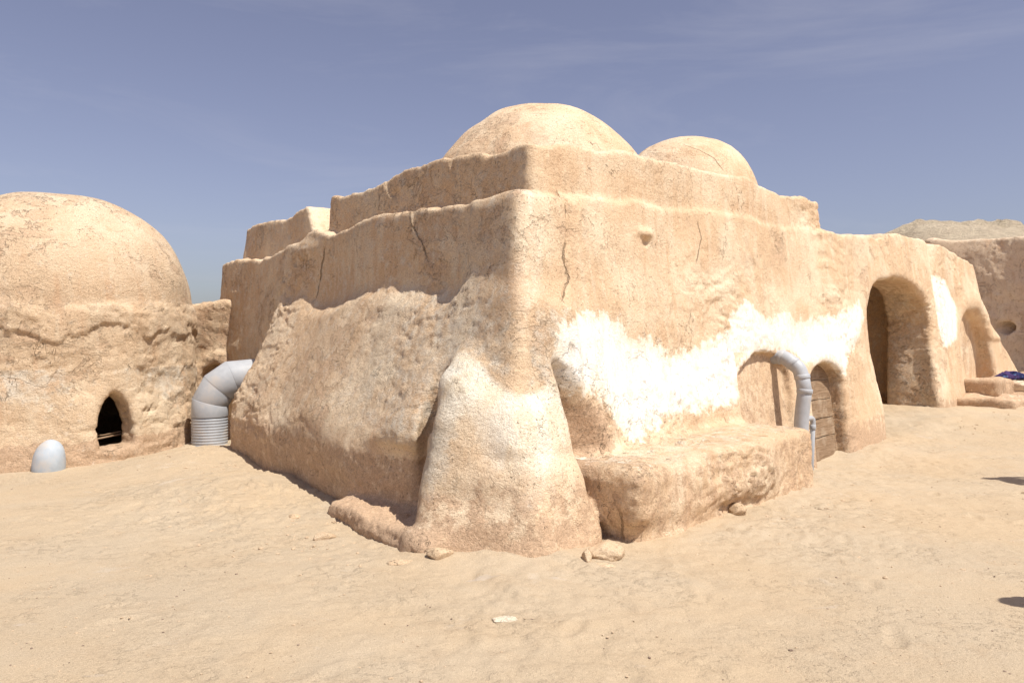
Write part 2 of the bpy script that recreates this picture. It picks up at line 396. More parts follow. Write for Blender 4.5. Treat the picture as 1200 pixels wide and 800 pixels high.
# ------------------------------------------------------------------ shared fine relief on mud surfaces
def relief(V, VN, amp=1.0, flk=0.5, aniso=(1, 1, 1.5)):
    """uneven hand-laid mud, and coats of plaster that have flaked off in plates with crisp edges"""
    P = V
    d = (0.013 * fbm(P, 1.7, 2, 21) + 0.006 * fbm(P, 7.0, 3, 31, .6)) * amp
    Q = P * np.array(aniso, np.float32)
    wp = Q + (.22 * np.stack([vnoise(P, 2.2, 51), vnoise(P, 2.2, 52), vnoise(P, 2.2, 53)], 1)).astype(np.float32)
    f1 = fbm(wp, 1.7, 5, 41, .58); f2 = fbm(wp, 3.4, 5, 47, .6); f3 = fbm(P, 11, 3, 49, .6)
    msk = np.clip(flk + .9 * fbm(P, .75, 2, 55), 0, 2)
    d = d + msk * (0.022 * sstep(f1, .03, .055) + 0.014 * sstep(f2, .05, .08) - 0.016 * sstep(f1, -.20, -.17) + .006 * sstep(f3, .12, .2))
    return V + VN * d[:, None]

def poly_sd(S, Z, poly):
    """signed distance, positive inside"""
    pts = np.array(poly, np.float64); K = len(pts)
    d2 = np.full(S.shape, 1e9); ins = np.zeros(S.shape, bool)
    for i in range(K):
        a = pts[i]; b = pts[(i + 1) % K]; e = b - a
        wx = S - a[0]; wz = Z - a[1]
        t = np.clip((wx * e[0] + wz * e[1]) / (e @ e), 0, 1)
        d2 = np.minimum(d2, (wx - t * e[0]) ** 2 + (wz - t * e[1]) ** 2)
        c = ((a[1] > Z) != (b[1] > Z)) & (S < e[0] * (Z - a[1]) / (e[1] + 1e-12) + a[0])
        ins ^= c
    d = np.sqrt(d2); return np.where(ins, d, -d)
def line_d(S, Z, pts):
    d2 = np.full(S.shape, 1e9)
    for a, b in zip(pts[:-1], pts[1:]):
        a = np.array(a); e = np.array(b) - a
        wx = S - a[0]; wz = Z - a[1]
        t = np.clip((wx * e[0] + wz * e[1]) / (e @ e), 0, 1)
        d2 = np.minimum(d2, (wx - t * e[0]) ** 2 + (wz - t * e[1]) ** 2)
    return np.sqrt(d2)

# ------------------------------------------------------------------ MAIN HOUSE
def plane3(a, b, c, inside):
    a, b, c = map(lambda q: np.array(q, np.float64), (a, b, c))
    nn = np.cross(b - a, c - a); nn /= np.linalg.norm(nn)
    if nn @ (np.array(inside) - a) > 0: nn = -nn
    return nn.astype(np.float32), np.float32(nn @ a)
IN = (0.15, 6.4, .4)
BUT = [plane3((-.76, 5.66, 0), (.22, 5.36, 0), (.02, 5.80, 1.30), IN),
       plane3((-.78, 5.66, 0), (-.47, 6.02, 1.25), (-.66, 6.6, 0), IN),
       plane3((.22, 5.36, 0), (.66, 5.90, 0), (.30, 6.0, 1.3), IN),
       plane3((-.3, 5.93, 1.22), (.2, 5.93, 1.26), (0, 6.3, 1.50), (0, 6.2, 0))]
ARCH = (facade(1020, 400)[0], facade(1096, 420)[0])
DOOR = (10.02, 11.12)
def arch_shape(S, Z, s0, s1, zs, zt, k=.12):
    """2-D pointed/round opening: negative inside"""
    c = (s0 + s1) / 2; hw = (s1 - s0) / 2
    e = np.sqrt(((S - c) / hw) ** 2 + (np.maximum(Z - zs, 0) / (zt - zs)) ** 2)
    r = (e - 1) * np.minimum(hw, zt - zs)
    return r
def house_parts(P):
    X, Y, Z = P[:, 0], P[:, 1], P[:, 2]
    lw = vnoise(P, .9, 1) * .05 + vnoise(P, 2.1, 2) * .022
    s = X * u[0] + Y * u[1]; nn = X * n[0] + Y * n[1]
    tv = X * v[0] + Y * v[1]; mm = X * m[0] + Y * m[1]
    fac = nn + 3.796 + .117 * Z
    lft = mm + 3.70 - .05 * (2.84 - Z)
    Ps = np.stack([s, tv * 0 + tv, Z * 0], 1)
    ttop = vnoise(Ps, 1.6, 5) * .040 + vnoise(Ps, 4.5, 6) * .026 + vnoise(Ps, 11., 7) * .016
    z1 = np.interp(s, [4.6, 7.2, 11.2, 12.4, 13.6, 15.1, 17.4, 19.2, 20.5], [2.84, 2.97, 3.13, 3.17, 3.30, 3.50, 3.46, 3.38, 3.30])
    z1 = z1 - .10 * sstep(tv, 9.45, 9.75) + ttop
    main = smax(fac, lft, .16 + .3 * np.clip(2.3 - Z, 0, 1))
    main = smax(main, tv - 13.3 - .03 * (2.8 - Z) - .10 * np.exp(-((Z - 2.3) / .35) ** 2), .12)
    back = np.where(s < 11.3, -9, -nn - 3.8 - 3.7)
    wing = smax(main, s - 12.0, .1)
    wing2 = smax(smax(fac - .02, -nn - 7.8, .1), 11.0 - s, .1)
    send = 20.7 + 4.6 * np.clip((3.35 - Z) / 3.1, 0, 1.1) ** 1.5
    wing2 = smax(wing2, (s - send) * .72, .25)
    wing2 = wing2 - .0
    t1 = smax(smin(wing, wing2, .1), (Z - z1) * .98, .045)
    t1 = t1 + lw
    # bulging foot of the facade pillars (door to arch)
    foot = smax(smax(fac - .30 * np.clip(1 - Z / 1.1, 0, 1) ** 1.5, np.abs(s - 12.4) - .95, .2), Z - 1.3, .2)
    foot = smax(foot, 3.0 - s + 8, .1)
    t1 = smin(t1, foot + lw, .15)
    # flare at the far end, foot pushed out
    fl = smax(smax(nn + 3.9 - .5 * np.clip(1 - Z / 1.9, 0, 1), np.abs(s - 22.5) - 2.5, .2), (Z - 2.4 + (s - 20.6) * .50) * .85, .3)
    t1 = smin(t1, smax(fl, -nn - 7, .1) + lw, .25)
    # arch opening, chamber
    c_a = (ARCH[0] + ARCH[1] + .20) / 2; h_a = (ARCH[1] - ARCH[0] - .16) / 2 + .06 * (1 - np.clip(Z / 2.6, 0, 1))
    a2 = ((np.abs((s - c_a) / h_a) ** 2.8 + (np.maximum(Z - 1.70, 0) / .90) ** 2.8) ** (1 / 2.8) - 1) * .9
    a2 = a2 + vnoise(P, 1.7, 8) * .05
    cut = smax(a2 * .9, nn + 1.5, .1); cut = smax(cut, -(nn + 4.98), .1)
    cut = np.where(Z > -.5, cut, 1)
    chm = smax(smax(np.abs(s - 14.9) - 2.15, np.abs(nn + 5.95) - 1.1, .2), Z - 2.75, .3)
    t1 = smax(t1, -cut, .12); t1 = smax(t1, -chm, .1)
    # end niche
    en = arch_shape(s + .25 * (Z - 1.2), Z, 18.7, 21.2, .9, 2.12); en = smax(en * .9, .52 - Z, .12)
    en = smax(en, np.abs(nn + 3.7) - .50, .1)
    t1 = smax(t1, -en, .28)
    # door recess
    dr = arch_shape(s, Z, DOOR[0] - .12 * (1.2 - Z) * .3, DOOR[1] + .05, .95, 1.25)
    dr = smax(dr, -(fac + .17), .04)
    # proud surround round the door
    su = smax(arch_shape(s, Z, DOOR[0] - .22, DOOR[1] + .28, 1.0, 1.47), fac - .07, .08); su = smax(su, -fac - .5, .05)
    t1 = smin(t1, su + lw * .5, .14)
    t1 = smax(t1, -dr, .05)
    # shallow niche behind the pipe
    ni = arch_shape(s, Z, 8.05, 9.50, 1.0, 1.42) + vnoise(P, 4, 9) * .03
    t1 = smax(t1, -smax(ni, -(fac + .09), .05), .05)
    # broken spout stub with its hollow
    ss, sz = STUB
    t1 = smin(t1, np.sqrt(((s - ss) / 2.2) ** 2 + ((Z - sz - .02) * 1.5) ** 2 + ((fac) / 1.0) ** 2) - .035, .09)
    t1 = smax(t1, -(np.sqrt(((s - ss - .03) / 1.6) ** 2 + ((Z - sz + .075) * 1.3) ** 2 + (fac + .0) ** 2) - .05), .02)
    # ---- corner pilaster flare
    pil = smax(smax(fac - .03 - .10 * np.clip((2.1 - Z) / 1.6, 0, 1), lft - .035 - .20 * np.clip((2.7 - Z) / 1.6, 0, 1) ** 1.5, .14), np.sqrt((X - .15) ** 2 + (Y - 6.45) ** 2) - .62 - .12 * np.clip(2.4 - Z, 0, 3), .1)
    pil = smax(pil, Z - 2.80, .1)
    t1 = smin(t1, pil + lw * .6, .10)
    # shaded cleft between buttress and bench
    sl = np.interp(Z, [0, .62, 1.0, 1.35, 1.5], [5.30, 5.25, 5.12, 4.88, 4.6]) + .06 * vnoise(P, 3., 33)
    cl = smax(Z - 1.52, -(fac + np.clip((sl - s) * .85, -.1, .22)) * .7, .08)
    cl = smax(cl, 4.66 - s, .12)
    t1 = smax(t1, -cl, .10)
    cleft = cl
    # ---- upper tier
    z2 = np.interp(s, [4.6, 6.2, 9., 11.], [3.28, 3.39, 3.52, 3.53]) + .19 * sstep(tv, 5.0, 9.0) * (1 - sstep(s, 4.6, 5.6)) + ttop * .9
    f2 = nn + 4.19 + .04 * (Z - 3.3); l2 = mm + 3.90 + .06 * (Z - 3.3)
    t2 = smax(smax(f2, l2, .10), s - 11.30 + .12 * (Z - 3.1), .18)
    t2 = smax(t2, tv - 12.75, .12)
    t2 = smax(t2, (Z - z2) * .98, .04)
    notch = smax(smax((9.25 - tv), (tv - 9.55 - .75 * (Z - 2.75)) * .8, .05), np.abs(mm + 3.9) - .62, .1)
    notch = smax(notch, 2.75 - Z, .05)
    t2 = smax(t2, -notch, .06)
    # interior roof sunk behind the parapet
    sunk = smax(smax(f2 + .45, l2 + .45, .1), 3.18 - Z, .1)
    t2 = smax(t2, -sunk, .06)
    t2 = smax(t2, 2.6 - Z, .02)
    t2 = t2 + lw * .8
    # sand heaped on the ledge
    hump = (np.sqrt((tv - 9.55) ** 2 / 1.8 + ((mm + 3.85)) ** 2 * 1.5 + ((Z - 2.72) * 2.2) ** 2) - .26) * .6
    t1 = smin(t1, hump, .12)
    # ---- domes
    wp1 = .05 * vnoise(P, .8, 61); d1 = wp1 + (np.sqrt(((X - .33) / 1.36) ** 2 + ((Y - 9.4) / 1.36) ** 2 + ((Z - 3.1) / 1.32) ** 2) - 1) * 1.3 + lw * 1.1 + .02 * vnoise(P, 3.3, 62)
    d1 = smax(d1, 3.0 - Z, .05)
    d2 = -wp1 + (np.sqrt(((X - 2.66) / 1.17) ** 2 + ((Y - 12.) / 1.17) ** 2 + ((Z - 3.45) / 1.22) ** 2) - 1) * 1.2 + lw * 1.1
    d2 = smax(d2, 3.0 - Z, .05)
    # ---- sloping apron of the left wall
    zt = 2.0 + .05 * vnoise(Ps, 2.2, 12) + .06 * vnoise(Ps, 5.2, 13)
    outm = np.interp(tv, [4.7, 5.7, 10.3], [-3.24, -2.96, -2.95])
    slope = ((mm - outm - .02) + (Z - .68) * np.interp(tv, [4.7, 5.7], [.28, .46]) + .05 * vnoise(P, 1.4, 14)) * .883
    prof = smax(slope, mm - outm - .05 + .10 * (.7 - Z) + .13 * (1 - sstep(tv, 5.8, 6.7)) * sstep(-Z, -.85, -.6), .10)
    slab = smax(smax(prof, (Z - zt) * .9, .12), tv - 10.25 + .04 * (Z - .5), .12)
    slab = smax(slab, fac - .10 - .08 * np.clip(2 - Z, 0, 1.5), .30); slab = smax(slab, 4.3 - tv, .3); slab = smax(slab, -mm - 4.2, .1)
    slab = smax(slab, -(np.sqrt((X + .62) ** 2 + (Y - 6.30) ** 2) - .17 + .12 * np.clip(Z - .55, 0, 1)), .08)
    slab = slab + lw * .9
    slab = smax(slab, -cleft, .08)
    slab = smax(slab, ((5.45 - tv) - 1.6 * sstep(Z, .50, .95)) * .6, .12)
    # ---- buttress
    bt = None
    for q, c in BUT:
        e = P @ q - c
        bt = e if bt is None else smax(bt, e, .15)
    bt = smax(smax(bt, Z - 1.48, .15), np.sqrt((X + .08) ** 2 + (Y - 6.15) ** 2) - .98, .1)
    bt = smax(bt, s - 4.80 + .10 * Z, .10)
    bt = smax(bt, -Z - .5, .1) + lw * .9 + .02 * vnoise(P, 5.5, 17) - .065 + .03 * vnoise(P, 3.5, 16)
    # ---- bench
    bn = smax(np.abs(s - 6.54) - 1.69, (nn + 3.12 - .05 * (.62 - Z) - .08 * vnoise(Ps, 1.3, 18)), .14)
    bn = smax(bn, Z - .62 - .02 * vnoise(P, 2.0, 19) - .02 * np.sin(s * 2), .12)
    bn = smax(bn, -nn - 4.3, .1) + lw * 1.1
    bn = bn + .10 * np.exp(-((Z - .05) / .13) ** 2) * np.clip(vnoise(Ps, 1.9, 20) + .35, 0, 1)
    # ---- footing ledge left of the buttress
    ft = smax(smax(mm + 2.70, Z - .15 - .03 * vnoise(P, 2, 22), .08), np.abs(tv - 5.65) - .90, .12)
    ft = smax(ft, -mm - 4, .1) + lw * .8
    return [t1, t2, d1, d2, slab, bt, bn, ft]
STUB = facade(757, 276)
KS = [0, .03, .05, .05, .15, .12, .10, .08]
def house_sdf(P):
    g = house_parts(P); d = g[0]
    for k, e in zip(KS[1:], g[1:]): d = smin(d, e, k)
    return d
H = 0.025
V, F = surface_nets(house_sdf, (-6.2, 4.8, -.35), (16.6, 22.6, 4.9), H, slack=.13)
print('house', len(V), len(F), 't', round(time.time() - T0, 1))
# drop what is sunk below the sand, smooth once, displace
def laplace(V, F, it=1, w_=.5):
    for _ in range(it):
        acc = np.zeros_like(V); cnt = np.zeros(len(V), np.float32)
        for a, b in ((0, 1), (1, 2), (2, 3), (3, 0)):
            for i, j in ((a, b), (b, a)):
                cnt += np.bincount(F[:, i], minlength=len(V))
                for k in range(3): acc[:, k] += np.bincount(F[:, i], weights=V[F[:, j], k], minlength=len(V)).astype(np.float32)
        V = V + w_ * (acc / cnt[:, None] - V)
    return V
V = laplace(V, F, 1, .35).astype(np.float32)
grp = np.stack(house_parts(V), 1)
gid = np.argmin(grp + np.array([0, .0, 0, 0, 0, 0, 0, 0]), 1)
VN = vert_normals(V, F)
rough = np.where(np.isin(gid, [4]), 1.2, np.where(np.isin(gid, [5, 6, 7]), 1.1, np.where(np.isin(gid, [2, 3]), .5, .8))).astype(np.float32)
for _ in range(6):      # soften the change between part roughnesses
    a = (rough[F].mean(1)); rough = (sum(np.bincount(F[:, k], weights=a, minlength=len(V)) for k in range(4)) / np.maximum(sum(np.bincount(F[:, k], minlength=len(V)) for k in range(4)), 1)).astype(np.float32)
s_ = V @ u; n_ = V @ n; t_ = V @ v; m_ = V @ m; z_ = V[:, 2]
onfac = (VN @ n > .35)
flk = np.choose(gid, [.12, .34, .07, .14, .30, .0, .6, .6]).astype(np.float32)
for _ in range(5):
    a = flk[F].mean(1); flk = (sum(np.bincount(F[:, k], weights=a, minlength=len(V)) for k in range(4)) / np.maximum(sum(np.bincount(F[:, k], minlength=len(V)) for k in range(4)), 1)).astype(np.float32)
V2 = relief(V, VN, rough, flk, (1, 1, 2.6))
# long cracks, in wall coordinates
def fpts(l, off=0.0): return [facade(a, b, off) for a, b in l]
wob = fbm(V, 6, 3, 60) * .05
cracks = [fpts([(660, 226), (663, 262), (661, 300), (664, 330), (655, 352)], 0), fpts([(700, 470), (712, 520), (724, 560)])]
dep = np.zeros(len(V), np.float32)
for c in cracks: dep = np.maximum(dep, np.exp(-(line_d(s_ + wob, z_ + wob, c) / .021) ** 2) * onfac * (z_ > .7))
c2 = fpts([(660, 226), (663, 262), (661, 300), (664, 330), (655, 352)])
# pilaster coat stands proud on the corner side of the crack
onl = (VN @ m > .4)
lcs = [[lft_pt(a, b) for a, b in l] for l in ([(480, 250), (484, 268), (497, 288), (500, 302), (512, 322)], [(380, 285), (376, 315), (371, 352)], [(300, 320), (303, 350), (312, 400)])]
lcs += [[lft_pt(a, b, -3.9) for a, b in l] for l in ([(448, 212), (456, 226), (469, 238), (470, 250)], [(530, 190), (536, 215)])]
for q, c in enumerate(lcs):
    ld = line_d(t_ + wob * .7, z_ + wob * .7, c)
    tc_ = np.interp(-z_, [-a[1] for a in c], [a[0] for a in c])
    zin = sstep(z_, c[-1][1] - .1, c[-1][1] + .1) * sstep(-z_, -c[0][1] - .15, -c[0][1] + .05)
    if q in (0, 3): V2 = V2 + VN * (.017 * sstep(t_ + wob * .7, tc_ - .012, tc_ + .012) * np.exp(-np.clip(t_ - tc_, 0, 9) / .35) * zin * onl)[:, None]
    else: dep = np.maximum(dep, .8 * np.exp(-(ld / .024) ** 2) * onl)
V2 = (V2 - VN * (dep * .03)[:, None]).astype(np.float32)
# ---- marks: R whitewash, G grey wash and painted shade, B bare mud and painted shade
def tofield(sd_, w_=.28): return np.clip(.5 + sd_ / w_ * .5, 0, 1)
WP = fpts([(648, 378), (668, 366), (700, 366), (724, 372), (738, 398), (760, 396), (785, 414), (815, 406), (835, 398), (852, 388), (862, 358), (872, 352), (888, 368), (905, 376), (918, 362), (932, 376), (958, 372), (985, 366), (1006, 352), (1012, 372), (1002, 398), (988, 420), (984, 440), (968, 425), (948, 428), (925, 412), (900, 408), (872, 425), (866, 450), (868, 470), (850, 478), (815, 482), (780, 490), (752, 512), (735, 514), (712, 492), (694, 462), (668, 458), (640, 448), (634, 420)])
wsd = poly_sd(s_, z_, WP)
WP2 = fpts([(1088, 322), (1104, 326), (1120, 358), (1122, 398), (1108, 408), (1099, 380)])
wsd = np.maximum(wsd, poly_sd(s_, z_, WP2) * 1.3)
Rm = tofield(wsd, .26) * (VN @ n > .1) * (n_ + 3.796 + .117 * z_ > -.10) * (n_ > -4.3) * (gid != 5)
Rm = np.maximum(Rm, .40 * (gid == 6) * sstep(VN[:, 2], .6, .9) * (1 - sstep(s_, 5.2, 6.0)))
# cream wash down the face of the buttress
bx = V[:, 0] / V[:, 1]; 
bc = np.stack([V[:, 0], V[:, 2]], 1)
ridge = line_d(V[:, 0], z_, [(-.10, 1.40), (.02, 1.0), (.10, .55), (.17, .25)])
Rb = (gid == 5) * np.clip(.78 - ridge / .50, 0, 1) * (VN[:, 1] < -.2) 
ridge2 = line_d(V[:, 0], z_, [(-.30, 1.32), (.08, 1.32), (.12, .8), (.16, .45)])
Am = (gid == 5) * np.clip(1.05 - ridge2 / .60, 0, 1) * (.35 + .75 * sstep(z_, .35, 1.0))
Am = np.maximum(Am, .62 * tofield(wsd + .04, .34) * (VN @ n > .1) * (gid == 0))
Am = np.maximum(Am, .55 * np.exp(-((V[:, 0] / V[:, 1] - .025) / .03) ** 2) * (gid == 0) * (V[:, 1] < 7) * sstep(z_, 1.2, 1.6))  # pale strip on the corner pilaster: its sunlit look painted into the colour
Am = np.maximum(Am, .35 * (gid == 6) * sstep(VN[:, 2], .6, .9))
Rm = np.maximum(Rm, Rb * .42)
Gm = np.zeros(len(V))
Gm = np.maximum(Gm, (gid == 5) * np.clip(.85 - line_d(V[:, 0], z_, [(-.42, 1.35), (-.52, .9), (-.62, .55)]) / .35, 0, 1))
Gm = np.maximum(Gm, (gid == 4) * (.46 + .12 * sstep(-t_, -7.5, -5.5)) * sstep(z_, .65, .8))
Gm = np.maximum(Gm, .50 * (gid == 6) * sstep(VN[:, 2], .5, .9))
Gm = np.maximum(Gm, .8 * np.exp(-(((V[:, 0] - .42) / .15) ** 2 + ((z_ - 1.35) / .22) ** 2)) * (V[:, 1] < 7))
Bm = np.zeros(len(V))
lowb = {4: .62, 6: .60, 5: .25}
for g_, zz in lowb.items(): Bm = np.maximum(Bm, (gid == g_) * sstep(-z_, -zz - .06, -zz + .06) * (.62 if g_ != 6 else .5))
Bm = np.maximum(Bm, (gid == 0) * onfac * sstep(-z_, -.9, -.1) * .7 * (s_ > 9))
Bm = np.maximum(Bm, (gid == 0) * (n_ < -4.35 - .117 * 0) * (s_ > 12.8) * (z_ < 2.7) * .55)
Bm = np.maximum(Bm, .75 * np.exp(-(((V[:, 0] - .55) / .25) ** 2)) * sstep(-z_, -1.1, -.9) * (V[:, 1] < 6.9) * (gid != 5))  # strip beside the bench end: shade of the cleft painted brown
Bm = np.maximum(Bm, (VN @ m > .5) * (gid <= 1) * (.30 + .15 * sstep(z_, 2.4, 2.8))); Gm = np.maximum(Gm, (VN @ m > .5) * (gid <= 1) * .52)  # left wall greyed, its shade tone put into the colour
Bm = np.maximum(Bm, (gid == 7) * .8)
Bm = np.maximum(Bm, .9 * tofield(poly_sd(s_, z_, fpts([(636, 446), (664, 458), (692, 468), (710, 496), (722, 548), (690, 600), (640, 560)])), .25) * (V[:, 1] < 7.5) * (gid == 0))  # flank of the cleft: brown mud and its shade painted together
Bm = np.maximum(Bm, .8 * (gid == 0) * (z_ < 1.5) * (s_ < 5.7) * (n_ + 3.796 + .117 * z_ < -.05) * (V[:, 0] > .2))  # deeper part of the cleft browned, shade put into the colour
Bm = np.maximum(Bm, .55 * (gid == 5) * sstep(-z_, -.95, -.35))
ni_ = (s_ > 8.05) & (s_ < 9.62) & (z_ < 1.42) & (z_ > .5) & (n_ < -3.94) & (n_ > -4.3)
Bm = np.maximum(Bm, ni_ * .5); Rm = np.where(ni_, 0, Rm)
def vsmooth(x, it):
    cnt = np.maximum(sum(np.bincount(F[:, k], minlength=len(V)) for k in range(4)), 1)
    for _ in range(it):
        a = x[F].mean(1); x = sum(np.bincount(F[:, k], weights=a, minlength=len(V)) for k in range(4)) / cnt
    return x
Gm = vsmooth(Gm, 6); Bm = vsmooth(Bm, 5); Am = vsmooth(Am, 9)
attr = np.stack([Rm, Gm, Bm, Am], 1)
# long cracks: signed distance from the crack line (per channel), alpha = how far the crack runs
def crack_layer(defs):
    out_ = np.ones((len(V), 4), np.float32) * .3; A_ = np.zeros(len(V))
    for ch, (co, pts_, cond) in enumerate(defs):
        pts_ = sorted(pts_, key=lambda q: q[1]); zc = [q[1] for q in pts_]
        sd_ = co - np.interp(z_, zc, [q[0] for q in pts_]); out_[:, ch] = np.clip(sd_, -.3, .3)
        A_ = np.maximum(A_, sstep(z_, zc[0] - .05, zc[0] + .05) * sstep(-z_, -zc[-1] - .05, -zc[-1] + .05) * cond * (np.abs(sd_) < .22))
    out_[:, 3] = A_; return out_
def dome_pts(l, Yd): return [((a - 600) / 900 * Yd, CAMZ + (395 - b) / 900 * Yd) for a, b in l]
CRK = {'cracks': crack_layer([(s_, fpts([(660, 226), (663, 262), (661, 300), (664, 330), (655, 352)]), onfac & (s_ < 6)),
                              (t_, [lft_pt(a, b) for a, b in [(380, 285), (376, 315), (371, 352)]], onl),
                              (V[:, 0], dome_pts([(803, 169), (817, 177), (832, 188), (842, 203)], 11.15), (gid == 3))]),
       'cracks2': crack_layer([(s_, fpts([(818, 262), (822, 280), (817, 308)]), onfac & (s_ > 6)),
                               (V[:, 0], [(.86, .05), (.84, .16), (.82, .27)], (gid == 6) & (V[:, 1] < 6.6)),
                               (t_, [lft_pt(a, b) for a, b in [(480, 250), (484, 268), (497, 288), (500, 302)]], onl)])}
BASE_H = (0.0, 6.6, 0.0)
house = thing('mud_house', BASE_H, 'large stepped mud house with two roof domes, whitewashed facade and corner buttress', 'house')
VN2 = vert_normals(V2, F)
fg = np.sort(gid[F], 1)[:, 1]
fg = np.where(V[F].mean(1)[:, 2] < -.28, 99, fg)
def keep_largest(k, other):        # stray islands of a part go to its neighbour
    sel = np.where(fg == k)[0]; lab_ = np.arange(len(V))
    for _ in range(400):
        mn = lab_[F[sel]].min(1); new = lab_.copy()
        for q in range(4): np.minimum.at(new, F[sel][:, q], mn)
        new = new[new]
        if (new == lab_).all(): break
        lab_ = new
    fl_ = lab_[F[sel][:, 0]]; uq, ct = np.unique(fl_, return_counts=True)
    fg[sel[fl_ != uq[ct.argmax()]]] = other
keep_largest(7, 5)
names = ['wall', 'parapet', 'dome', 'dome', 'sloping_base', 'corner_buttress', 'bench', 'footing']
lab = {1: 'ragged upper parapet, broken by a notch at its left', 2: 'larger roof dome above the front corner', 3: 'smaller cracked roof dome behind the facade', 6: 'thick mud bench along the whitewashed facade'}
HP = {}
def split_out(nm, sel, parent, base, mat, V=V2, F=F, VN=VN2, attr=attr, extra=None):
    f = F[sel]
    if len(f) == 0: return None
    ids, inv = np.unique(f, return_inverse=True)
    me = mesh_from(nm, V[ids], inv.reshape(f.shape), [mat], attr[ids], VN[ids], extra={k: a[ids] for k, a in (extra or {}).items()})
    return link(nm, me, parent, base)
for i, nm in enumerate(names):
    o = split_out(nm, fg == i, house, BASE_H, M_PL, extra=CRK); HP[i] = o
    if o and i in lab: o['label'] = lab[i]
print('house parts', 't', round(time.time() - T0, 1))

# ------------------------------------------------------------------ LEFT HUT
HC = (-6.73, 11.1); HR = 1.90
wx, wy, wz_ = at(137, 500, 9.93)
wn = np.array([wx - HC[0], wy - HC[1]]); wn /= np.linalg.norm(wn); wt = np.array([-wn[1], wn[0]])   # outward, along
def hut_parts(P):
    X, Y, Z = P[:, 0], P[:, 1], P[:, 2]
    lw = vnoise(P, .8, 71) * .07 + vnoise(P, 2.0, 72) * .035
    rx = X - HC[0]; ry = Y - HC[1]; r = np.sqrt(rx ** 2 + ry ** 2)
    rr = HR + .03 + .13 * np.clip(1 - Z / 1.2, 0, 1.3) ** 1.5
    drum = smax(r - rr, Z - 2.05, .12) + lw
    rd = np.sqrt((rx - .16 * np.clip((Z - 2) / 1.6, 0, 1.2)) ** 2 + ry ** 2)
    dome = (np.sqrt((rd / HR) ** 2 + ((Z - 1.98) / 1.68) ** 2) - 1) * 1.68 + lw * .7
    dome = smax(dome, 1.8 - Z, .05)
    inner = np.sqrt((r / 1.70) ** 2 + ((Z - .3) / 1.7) ** 2) - 1
    a = rx * wt[0] + ry * wt[1]; o_ = rx * wn[0] + ry * wn[1]
    a = a - .0
    # pointed window: two arcs
    zc = .42
    wd = np.sqrt((np.abs(a - .0) + .14) ** 2 + (np.maximum(Z - zc, 0) * .74) ** 2) - .375
    wd = smax(wd, .17 - Z, .06)
    win = smax(wd - .02 * np.clip((o_ - 1.75) / .35, 0, 1), 1.0 - o_, .05)
    drum = smax(drum, -win, .05)
    drum = np.maximum(drum, -inner * 1.2)
    dome = np.maximum(dome, -inner * 1.2)
    return [drum, dome]
def hut_sdf(P):
    a, b = hut_parts(P); return smin(a, b, .06)
Vh, Fh = surface_nets(hut_sdf, (-9.2, 8.6, -.3), (-4.3, 13.6, 3.95), .03)
Vh = laplace(Vh, Fh, 1, .6).astype(np.float32)
gh = np.argmin(np.stack(hut_parts(Vh), 1), 1)
Nh = vert_normals(Vh, Fh)
dd = .012 * vnoise(Vh, 6, 80)
Vh2 = relief(Vh, Nh, np.where(gh == 1, .5, 1.3).astype(np.float32), np.where(gh == 1, .12, .75).astype(np.float32), (1, 1, 2.2))
# overhanging lip of plaster round the drum at z about 1.45
ang = np.arctan2(Vh[:, 1] - HC[1], Vh[:, 0] - HC[0])
lipz = 1.62 + .22 * fbm(np.stack([ang * 2, ang * 0, ang * 0], 1).astype(np.float32), 1.6, 5, 83, .6) * 2
lip = .03 * sstep(Vh[:, 2], lipz - .01, lipz + .02) * (1 - sstep(Vh[:, 2], lipz + .15, lipz + .5)) * (gh == 0)
Vh2 = Vh2 + Nh * lip[:, None]
zz = Vh[:, 2]
outer = (np.hypot(Vh[:, 0] - HC[0], Vh[:, 1] - HC[1]) > 1.75)
ah = np.stack([0 * zz + .18 * (gh == 1), .40 + .2 * (zz < 1.2) * (zz > .5) * fbm(Vh, 1.0, 2, 88) * 2, .85 * sstep(-zz, -.42, -.12) + .25 * (gh == 0), 0 * zz], 1)
BH = (HC[0], HC[1], 0)
hut = thing('domed_hut', BH, 'round domed mud hut with a small pointed window opening, at the left edge', 'hut')
fgh = np.sort(gh[Fh], 1)[:, 1]
for i, nm in enumerate(['wall', 'dome']): split_out(nm, fgh == i, hut, BH, M_HUT, Vh2, Fh, vert_normals(Vh2, Fh), ah)
print('hut', len(Vh), 't', round(time.time() - T0, 1))
# sticks lying inside the window
def tube_bm(bm, pts, rad, seg=16, caps=True, rads=None):
    pts = [Vector(p) for p in pts]; rings = []
    up = Vector((0, 0, 1)); prev = None
    for i, p in enumerate(pts):
        t = (pts[min(i + 1, len(pts) - 1)] - pts[max(i - 1, 0)]).normalized()
        if prev is None:
            a = t.cross(up) if abs(t.dot(up)) < .95 else t.cross(Vector((1, 0, 0)))
        else:
            a = prev - t * prev.dot(t)
        a.normalize(); prev = a; b = t.cross(a)
        r_ = rads[i] if rads else rad
        rings.append([bm.verts.new(p + (a * math.cos(2 * math.pi * k / seg) + b * math.sin(2 * math.pi * k / seg)) * r_) for k in range(seg)])
    for r0, r1 in zip(rings, rings[1:]):
        for k in range(seg): bm.faces.new((r0[k], r0[(k + 1) % seg], r1[(k + 1) % seg], r1[k]))
    if caps:
        bm.faces.new(rings[0][::-1]); bm.faces.new(rings[-1])
    return rings
